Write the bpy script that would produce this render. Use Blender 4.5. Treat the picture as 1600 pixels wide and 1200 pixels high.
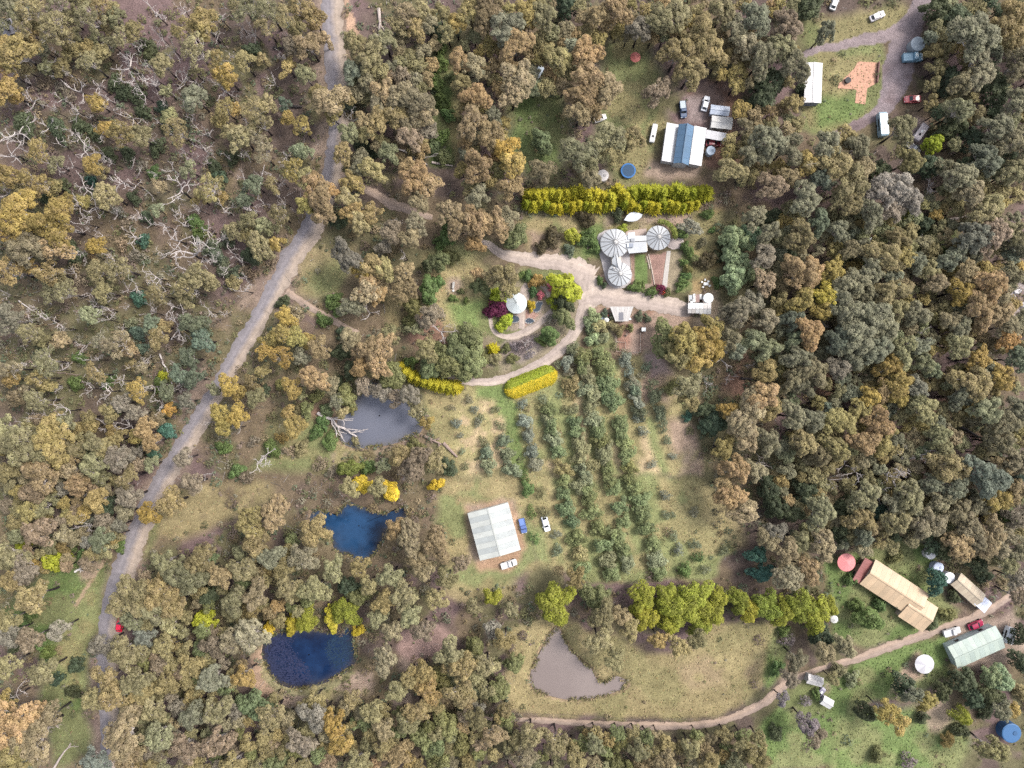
import bpy, math, random
import numpy as np
from mathutils import Vector, Matrix

# ------------------------------------------------------------------ clearing, camera, sky, sun, exposure
for o in list(bpy.data.objects):
    bpy.data.objects.remove(o)
SC = bpy.context.scene
COL = SC.collection
S, H = 0.18, 200.0            # metres of ground per photograph pixel, flying height of the drone

cam_d = bpy.data.cameras.new('camera')
cam = bpy.data.objects.new('camera', cam_d)
COL.objects.link(cam)
cam.location = (0, 0, H)
cam.rotation_euler = (0, 0, 0)
cam_d.sensor_fit = 'HORIZONTAL'
cam_d.angle = 2 * math.atan(144.0 / H)
cam_d.clip_start, cam_d.clip_end = 1.0, 4000.0
SC.camera = cam

SUN_EL, SUN_AZ = math.radians(52), math.radians(25)     # azimuth measured from +X towards +Y
world = bpy.data.worlds.new('World')
SC.world = world
world.use_nodes = True
wn = world.node_tree
wn.nodes.clear()
wo = wn.nodes.new('ShaderNodeOutputWorld')
wb = wn.nodes.new('ShaderNodeBackground')
sky = wn.nodes.new('ShaderNodeTexSky')
sky.sky_type = 'NISHITA'
sky.sun_disc = False
sky.sun_elevation = SUN_EL
sky.sun_rotation = math.radians(90) - SUN_AZ
sky.air_density = 1.0
sky.dust_density = 4.0
sky.ozone_density = 1.0
wb.inputs['Strength'].default_value = 0.145
cloud = wn.nodes.new('ShaderNodeHueSaturation')      # thin cloud veils the blue
cloud.inputs['Saturation'].default_value = .40
wn.links.new(sky.outputs[0], cloud.inputs['Color'])
wn.links.new(cloud.outputs[0], wb.inputs['Color'])
wn.links.new(wb.outputs[0], wo.inputs['Surface'])

sun_d = bpy.data.lights.new('sun', 'SUN')
sun_d.energy = 1.4
sun_d.angle = math.radians(14)
sun_d.color = (1.0, 0.93, 0.83)
sun = bpy.data.objects.new('sun', sun_d)
COL.objects.link(sun)
sd = Vector((math.cos(SUN_EL) * math.cos(SUN_AZ), math.cos(SUN_EL) * math.sin(SUN_AZ), math.sin(SUN_EL)))
sun.rotation_euler = sd.to_track_quat('Z', 'Y').to_euler()
sun.location = sd * 400

SC.view_settings.view_transform = 'Standard'
SC.view_settings.look = 'None'
SC.view_settings.gamma = 1.0
SC.view_settings.use_curve_mapping = False
SC.view_settings.exposure = 1.36
SC.render.engine = 'CYCLES'
SC.cycles.max_bounces = 5
SC.cycles.diffuse_bounces = 3
SC.cycles.use_denoising = False

# ------------------------------------------------------------------ helpers
RNG = np.random.default_rng(7)
random.seed(7)


def W(px, py, z=0.0):
    """world point at height z that stands where the photograph shows pixel (px, py)"""
    f = (H - z) / H
    return ((px - 800) * S * f, (600 - py) * S * f, z)


def tag(o, label=None, cat=None, group=None, kind=None):
    if label: o['label'] = label
    if cat: o['category'] = cat
    if group: o['group'] = group
    if kind: o['kind'] = kind
    return o


def empty(name, loc, rz=0.0):
    o = bpy.data.objects.new(name, None)
    o.empty_display_size = 0.5
    o.location = loc
    o.rotation_euler = (0, 0, rz)
    COL.objects.link(o)
    return o


def link(name, me, parent=None, loc=(0, 0, 0), rz=0.0, scale=(1, 1, 1), color=None):
    o = bpy.data.objects.new(name, me)
    COL.objects.link(o)
    o.parent = parent
    o.location = loc
    o.rotation_euler = (0, 0, rz)
    o.scale = scale
    if color is not None:
        o.color = (color[0], color[1], color[2], 1)
    return o


def mesh_arrays(name, V, F, mat=None, tone=None, col=None, smooth=False):
    """quick mesh: V (n,3), F (m,k) with one k for all faces"""
    V = np.asarray(V, dtype=np.float32)
    F = np.asarray(F, dtype=np.int32)
    m, k = F.shape
    me = bpy.data.meshes.new(name)
    me.vertices.add(len(V))
    me.vertices.foreach_set('co', V.ravel())
    me.loops.add(m * k)
    me.loops.foreach_set('vertex_index', F.ravel())
    me.polygons.add(m)
    me.polygons.foreach_set('loop_start', np.arange(0, m * k, k, dtype=np.int32))
    me.polygons.foreach_set('loop_total', np.full(m, k, dtype=np.int32))
    if smooth:
        me.polygons.foreach_set('use_smooth', np.ones(m, dtype=bool))
    me.update(calc_edges=True)
    if tone is not None:
        a = me.attributes.new('tone', 'FLOAT', 'FACE')
        a.data.foreach_set('value', np.asarray(tone, dtype=np.float32))
    if col is not None:
        c = np.asarray(col, dtype=np.float32)
        dom = 'POINT' if len(c) == len(V) else 'FACE'
        if dom == 'POINT':
            a = me.attributes.new('paint', 'FLOAT_COLOR', 'POINT')
        else:
            a = me.attributes.new('paint', 'FLOAT_COLOR', 'FACE')
        c4 = np.ones((len(c), 4), dtype=np.float32)
        c4[:, :3] = c
        a.data.foreach_set('color', c4.ravel())
    if mat:
        me.materials.append(mat)
    return me


class MB:
    """collects boxes, tubes, prisms into one mesh"""
    def __init__(self):
        self.v, self.f = [], []

    def add(self, verts, faces):
        n = len(self.v)
        self.v += [tuple(p) for p in verts]
        self.f += [tuple(n + i for i in q) for q in faces]

    def box(self, c, s, rz=0.0, rx=0.0, ry=0.0):
        m = Matrix.Rotation(rz, 3, 'Z') @ Matrix.Rotation(ry, 3, 'Y') @ Matrix.Rotation(rx, 3, 'X')
        vs = []
        for z in (-.5, .5):
            for x, y in ((-.5, -.5), (.5, -.5), (.5, .5), (-.5, .5)):
                p = m @ Vector((x * s[0], y * s[1], z * s[2]))
                vs.append((p.x + c[0], p.y + c[1], p.z + c[2]))
        self.add(vs, [(3, 2, 1, 0), (4, 5, 6, 7), (0, 1, 5, 4), (1, 2, 6, 5), (2, 3, 7, 6), (3, 0, 4, 7)])
        return self

    def prism(self, pts, z0, z1, taper=1.0):
        n = len(pts)
        cx = sum(p[0] for p in pts) / n
        cy = sum(p[1] for p in pts) / n
        vs = [(p[0], p[1], z0) for p in pts] + [(cx + (p[0] - cx) * taper, cy + (p[1] - cy) * taper, z1) for p in pts]
        fs = [tuple(range(n))[::-1], tuple(range(n, 2 * n))]
        fs += [(i, (i + 1) % n, n + (i + 1) % n, n + i) for i in range(n)]
        self.add(vs, fs)
        return self

    def cyl(self, c, r, z0, z1, n=16, r2=None):
        r2 = r if r2 is None else r2
        vs = [(c[0] + r * math.cos(2 * math.pi * i / n), c[1] + r * math.sin(2 * math.pi * i / n), z0) for i in range(n)]
        vs += [(c[0] + r2 * math.cos(2 * math.pi * i / n), c[1] + r2 * math.sin(2 * math.pi * i / n), z1) for i in range(n)]
        fs = [tuple(range(n))[::-1], tuple(range(n, 2 * n))]
        fs += [(i, (i + 1) % n, n + (i + 1) % n, n + i) for i in range(n)]
        self.add(vs, fs)
        return self

    def tube(self, pts, rad, n=5):
        pts = [Vector(p) for p in pts]
        rings = []
        for i, p in enumerate(pts):
            d = (pts[min(i + 1, len(pts) - 1)] - pts[max(i - 1, 0)])
            if d.length < 1e-6: d = Vector((0, 0, 1))
            d.normalize()
            a = d.cross(Vector((0, 0, 1)) if abs(d.z) < .9 else Vector((1, 0, 0))).normalized()
            b = d.cross(a)
            rings.append([p + (a * math.cos(2 * math.pi * k / n) + b * math.sin(2 * math.pi * k / n)) * rad[i] for k in range(n)])
        vs = [q for r in rings for q in r]
        fs = []
        for i in range(len(pts) - 1):
            for k in range(n):
                fs.append((i * n + k, i * n + (k + 1) % n, (i + 1) * n + (k + 1) % n, (i + 1) * n + k))
        fs.append(tuple(range(n))[::-1])
        fs.append(tuple((len(pts) - 1) * n + k for k in range(n)))
        self.add(vs, fs)
        return self

    def mesh(self, name, mat):
        me = bpy.data.meshes.new(name)
        me.from_pydata(self.v, [], self.f)
        me.materials.append(mat)
        me.update()
        return me

    def build(self, name, mat, parent=None, loc=(0, 0, 0), rz=0.0, color=None):
        return link(name, self.mesh(name, mat), parent, loc, rz, color=color)


# ------------------------------------------------------------------ materials
MATS = {}


def new_mat(name):
    m = bpy.data.materials.new(name)
    m.use_nodes = True
    nt = m.node_tree
    nt.nodes.clear()
    out = nt.nodes.new('ShaderNodeOutputMaterial')
    bs = nt.nodes.new('ShaderNodeBsdfPrincipled')
    nt.links.new(bs.outputs[0], out.inputs['Surface'])
    return m, nt, bs


def node(nt, t, **kw):
    n = nt.nodes.new(t)
    for k, v in kw.items():
        setattr(n, k, v)
    return n


def noise(nt, scale, detail=4, rough=.6, coord='Object'):
    tc = node(nt, 'ShaderNodeTexCoord')
    n = node(nt, 'ShaderNodeTexNoise')
    n.inputs['Scale'].default_value = scale
    n.inputs['Detail'].default_value = detail
    n.inputs['Roughness'].default_value = rough
    nt.links.new(tc.outputs[coord], n.inputs['Vector'])
    return n


def rng_map(nt, src, a, b, lo=.25, hi=.75):
    r = node(nt, 'ShaderNodeMapRange')
    r.inputs['From Min'].default_value = lo
    r.inputs['From Max'].default_value = hi
    r.inputs['To Min'].default_value = a
    r.inputs['To Max'].default_value = b
    nt.links.new(src, r.inputs['Value'])
    return r.outputs[0]


def times(nt, colsock, valsock):
    v = node(nt, 'ShaderNodeVectorMath', operation='SCALE')
    nt.links.new(colsock, v.inputs[0])
    nt.links.new(valsock, v.inputs['Scale'])
    return v.outputs[0]


def mixc(nt, fac, a, b):
    m = node(nt, 'ShaderNodeMix', data_type='RGBA')
    if hasattr(fac, 'is_linked') or not isinstance(fac, (int, float)):
        nt.links.new(fac, m.inputs[0])
    else:
        m.inputs[0].default_value = fac
    for s, i in ((a, 6), (b, 7)):
        if isinstance(s, tuple):
            m.inputs[i].default_value = (*s, 1)
        else:
            nt.links.new(s, m.inputs[i])
    return m.outputs[2]


def plain(name, col, rough=.7, metal=0.0, spec=.3, var=.12, scale=3.0, bump=0.0, objcol=False):
    if name in MATS: return MATS[name]
    m, nt, bs = new_mat(name)
    n = noise(nt, scale)
    f = rng_map(nt, n.outputs['Fac'], 1 - var, 1 + var)
    if objcol:
        oi = node(nt, 'ShaderNodeObjectInfo')
        src = oi.outputs['Color']
    else:
        rgb = node(nt, 'ShaderNodeRGB')
        rgb.outputs[0].default_value = (*col, 1)
        src = rgb.outputs[0]
    nt.links.new(times(nt, src, f), bs.inputs['Base Color'])
    bs.inputs['Roughness'].default_value = rough
    bs.inputs['Metallic'].default_value = metal
    bs.inputs['Specular IOR Level'].default_value = spec
    if bump:
        b = node(nt, 'ShaderNodeBump')
        b.inputs['Strength'].default_value = bump
        nt.links.new(n.outputs['Fac'], b.inputs['Height'])
        nt.links.new(b.outputs[0], bs.inputs['Normal'])
    MATS[name] = m
    return m


def translucent(m, nt, bs, colsock, fac=.32):
    """thin leaves let part of the light through"""
    out = [n for n in nt.nodes if n.type == 'OUTPUT_MATERIAL'][0]
    tr = node(nt, 'ShaderNodeBsdfTranslucent')
    mx = node(nt, 'ShaderNodeMixShader')
    mx.inputs[0].default_value = fac
    nt.links.new(colsock, bs.inputs['Base Color']); nt.links.new(colsock, tr.inputs['Color'])
    nt.links.new(bs.outputs[0], mx.inputs[1]); nt.links.new(tr.outputs[0], mx.inputs[2])
    nt.links.new(mx.outputs[0], out.inputs['Surface'])


def leaf_material(name='leaf'):
    m, nt, bs = new_mat(name)
    oi = node(nt, 'ShaderNodeObjectInfo')
    at = node(nt, 'ShaderNodeAttribute', attribute_name='tone')
    f = rng_map(nt, at.outputs['Fac'], .38, 1.62, 0, 1)
    c = times(nt, oi.outputs['Color'], f)
    n = noise(nt, .45, 2)
    # some sprays of each crown are drier or greener than the rest
    dry = node(nt, 'ShaderNodeHueSaturation')
    dry.inputs['Hue'].default_value = .488
    dry.inputs['Saturation'].default_value = .95
    nt.links.new(c, dry.inputs['Color'])
    translucent(m, nt, bs, mixc(nt, rng_map(nt, n.outputs['Fac'], 0, .85, .4, .65), c, dry.outputs[0]))
    bs.inputs['Roughness'].default_value = .62
    bs.inputs['Specular IOR Level'].default_value = .25
    return m


def golden_material():
    m, nt, bs = new_mat('golden_conifer_leaf')
    at = node(nt, 'ShaderNodeAttribute', attribute_name='tone')
    oi = node(nt, 'ShaderNodeObjectInfo')
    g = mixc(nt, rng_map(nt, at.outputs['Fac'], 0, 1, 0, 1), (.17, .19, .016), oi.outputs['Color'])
    translucent(m, nt, bs, g, .35)
    bs.inputs['Roughness'].default_value = .6
    bs.inputs['Specular IOR Level'].default_value = .2
    return m


def painted_material(name, fine=2.2, amount=.35, bump=.25, scale2=.35):
    """colour from the 'paint' attribute, broken up by grain and blotches"""
    m, nt, bs = new_mat(name)
    at = node(nt, 'ShaderNodeAttribute', attribute_name='paint')
    n1 = noise(nt, fine, 6, .75)
    n2 = noise(nt, scale2, 5, .7)
    f1 = rng_map(nt, n1.outputs['Fac'], 1 - amount, 1 + amount, .3, .7)
    f2 = rng_map(nt, n2.outputs['Fac'], .8, 1.2, .3, .7)
    c = times(nt, times(nt, at.outputs['Color'], f1), f2)
    nt.links.new(c, bs.inputs['Base Color'])
    bs.inputs['Roughness'].default_value = .9
    bs.inputs['Specular IOR Level'].default_value = .1
    if bump:
        b = node(nt, 'ShaderNodeBump')
        b.inputs['Strength'].default_value = bump
        b.inputs['Distance'].default_value = .3
        nt.links.new(n1.outputs['Fac'], b.inputs['Height'])
        nt.links.new(b.outputs[0], bs.inputs['Normal'])
    return m


def stuff_material(name):
    m, nt, bs = new_mat(name)
    at = node(nt, 'ShaderNodeAttribute', attribute_name='paint')
    nt.links.new(at.outputs['Color'], bs.inputs['Base Color'])
    bs.inputs['Roughness'].default_value = .85
    bs.inputs['Specular IOR Level'].default_value = .1
    return m


def leaf_stuff_material(name):
    m, nt, bs = new_mat(name)
    at = node(nt, 'ShaderNodeAttribute', attribute_name='paint')
    translucent(m, nt, bs, at.outputs['Color'])
    bs.inputs['Roughness'].default_value = .65
    bs.inputs['Specular IOR Level'].default_value = .2
    return m


def bark_material(name, low, high, z0, z1):
    """burnt dark foot, pale smooth upper limbs, streaked along the stem"""
    m, nt, bs = new_mat(name)
    tc = node(nt, 'ShaderNodeTexCoord')
    sp = node(nt, 'ShaderNodeSeparateXYZ')
    nt.links.new(tc.outputs['Object'], sp.inputs[0])
    n = noise(nt, 1.2, 4)
    ad = node(nt, 'ShaderNodeMath', operation='MULTIPLY_ADD')
    nt.links.new(n.outputs['Fac'], ad.inputs[0])
    ad.inputs[1].default_value = 4.0
    nt.links.new(sp.outputs['Z'], ad.inputs[2])
    f = rng_map(nt, ad.outputs[0], 0, 1, z0 + 2, z1 + 2)
    c = mixc(nt, f, low, high)
    nt.links.new(times(nt, c, rng_map(nt, n.outputs['Fac'], .75, 1.25)), bs.inputs['Base Color'])
    bs.inputs['Roughness'].default_value = .8
    bs.inputs['Specular IOR Level'].default_value = .15
    return m


def water_material(name, col, rough=.12, mottle=None, mscale=.06):
    m, nt, bs = new_mat(name)
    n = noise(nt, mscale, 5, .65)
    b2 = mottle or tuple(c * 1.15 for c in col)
    at = node(nt, 'ShaderNodeAttribute', attribute_name='paint')
    sp = node(nt, 'ShaderNodeSeparateColor')
    nt.links.new(at.outputs['Color'], sp.inputs[0])
    silt = tuple(.45 * c + .55 * s for c, s in zip(col, (.105, .085, .055)))
    deep = mixc(nt, rng_map(nt, n.outputs['Fac'], 0, 1, .42, .6), col, b2)  # open water colour; the star dam's dark tone paints tree reflections
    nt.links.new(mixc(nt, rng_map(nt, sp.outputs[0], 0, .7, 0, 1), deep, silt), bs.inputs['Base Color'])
    bs.inputs['Roughness'].default_value = rough
    bs.inputs['IOR'].default_value = 1.33
    w = noise(nt, 1.6, 3)
    b = node(nt, 'ShaderNodeBump')
    b.inputs['Strength'].default_value = .06
    b.inputs['Distance'].default_value = .1
    nt.links.new(w.outputs['Fac'], b.inputs['Height'])
    nt.links.new(b.outputs[0], bs.inputs['Normal'])
    return m


LEAF = leaf_material()
GOLD = golden_material()
STUFF = stuff_material('scatter')
LEAFSTUFF = leaf_stuff_material('scatter_leaf')
BARK = bark_material('gum_bark', (.022, .018, .02), (.40, .36, .34), 4.0, 8.5)
BARK_DARK = plain('dark_bark', (.05, .042, .035), .9, var=.3)
DEADWOOD = plain('bleached_wood', (.37, .335, .325), .8, var=.25, scale=1.5)
LOGWOOD = plain('weathered_log', (.30, .255, .235), .85, var=.35, scale=1.5)
PAINTW = plain('white_paint', (.62, .63, .63), .5, var=.05)
OBJPAINT = plain('coloured_paint', (1, 1, 1), .55, var=.07, objcol=True)
def roof_material():
    """painted sheet metal with lichen, dirt streaks and a little rust"""
    m, nt, bs = new_mat('roof_metal')
    oi = node(nt, 'ShaderNodeObjectInfo')
    n1, n2, n3 = noise(nt, .9, 6, .75), noise(nt, .28, 4, .7), noise(nt, 5, 3)
    c = times(nt, oi.outputs['Color'], rng_map(nt, n3.outputs['Fac'], .9, 1.08))
    c = times(nt, c, rng_map(nt, n2.outputs['Fac'], .84, 1.06, .3, .7))
    bs.inputs['Roughness'].default_value = .5
    bs.inputs['Specular IOR Level'].default_value = .35
    nt.links.new(mixc(nt, rng_map(nt, n1.outputs['Fac'], 0, .55, .60, .74), c, (.19, .15, .12)), bs.inputs['Base Color'])
    return m


ROOFPAINT = roof_material()
CARPAINT = plain('car_paint', (1, 1, 1), .22, spec=.6, var=.02, objcol=True)
GLASS = plain('dark_glass', (.012, .016, .02), .08, spec=.6, var=.05)
TYRE = plain('tyre_rubber', (.015, .015, .015), .8)
STEEL = plain('grey_steel', (.28, .28, .28), .45, metal=.6)
TIMBER = plain('grey_timber', (.22, .17, .13), .8, var=.3)

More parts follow.
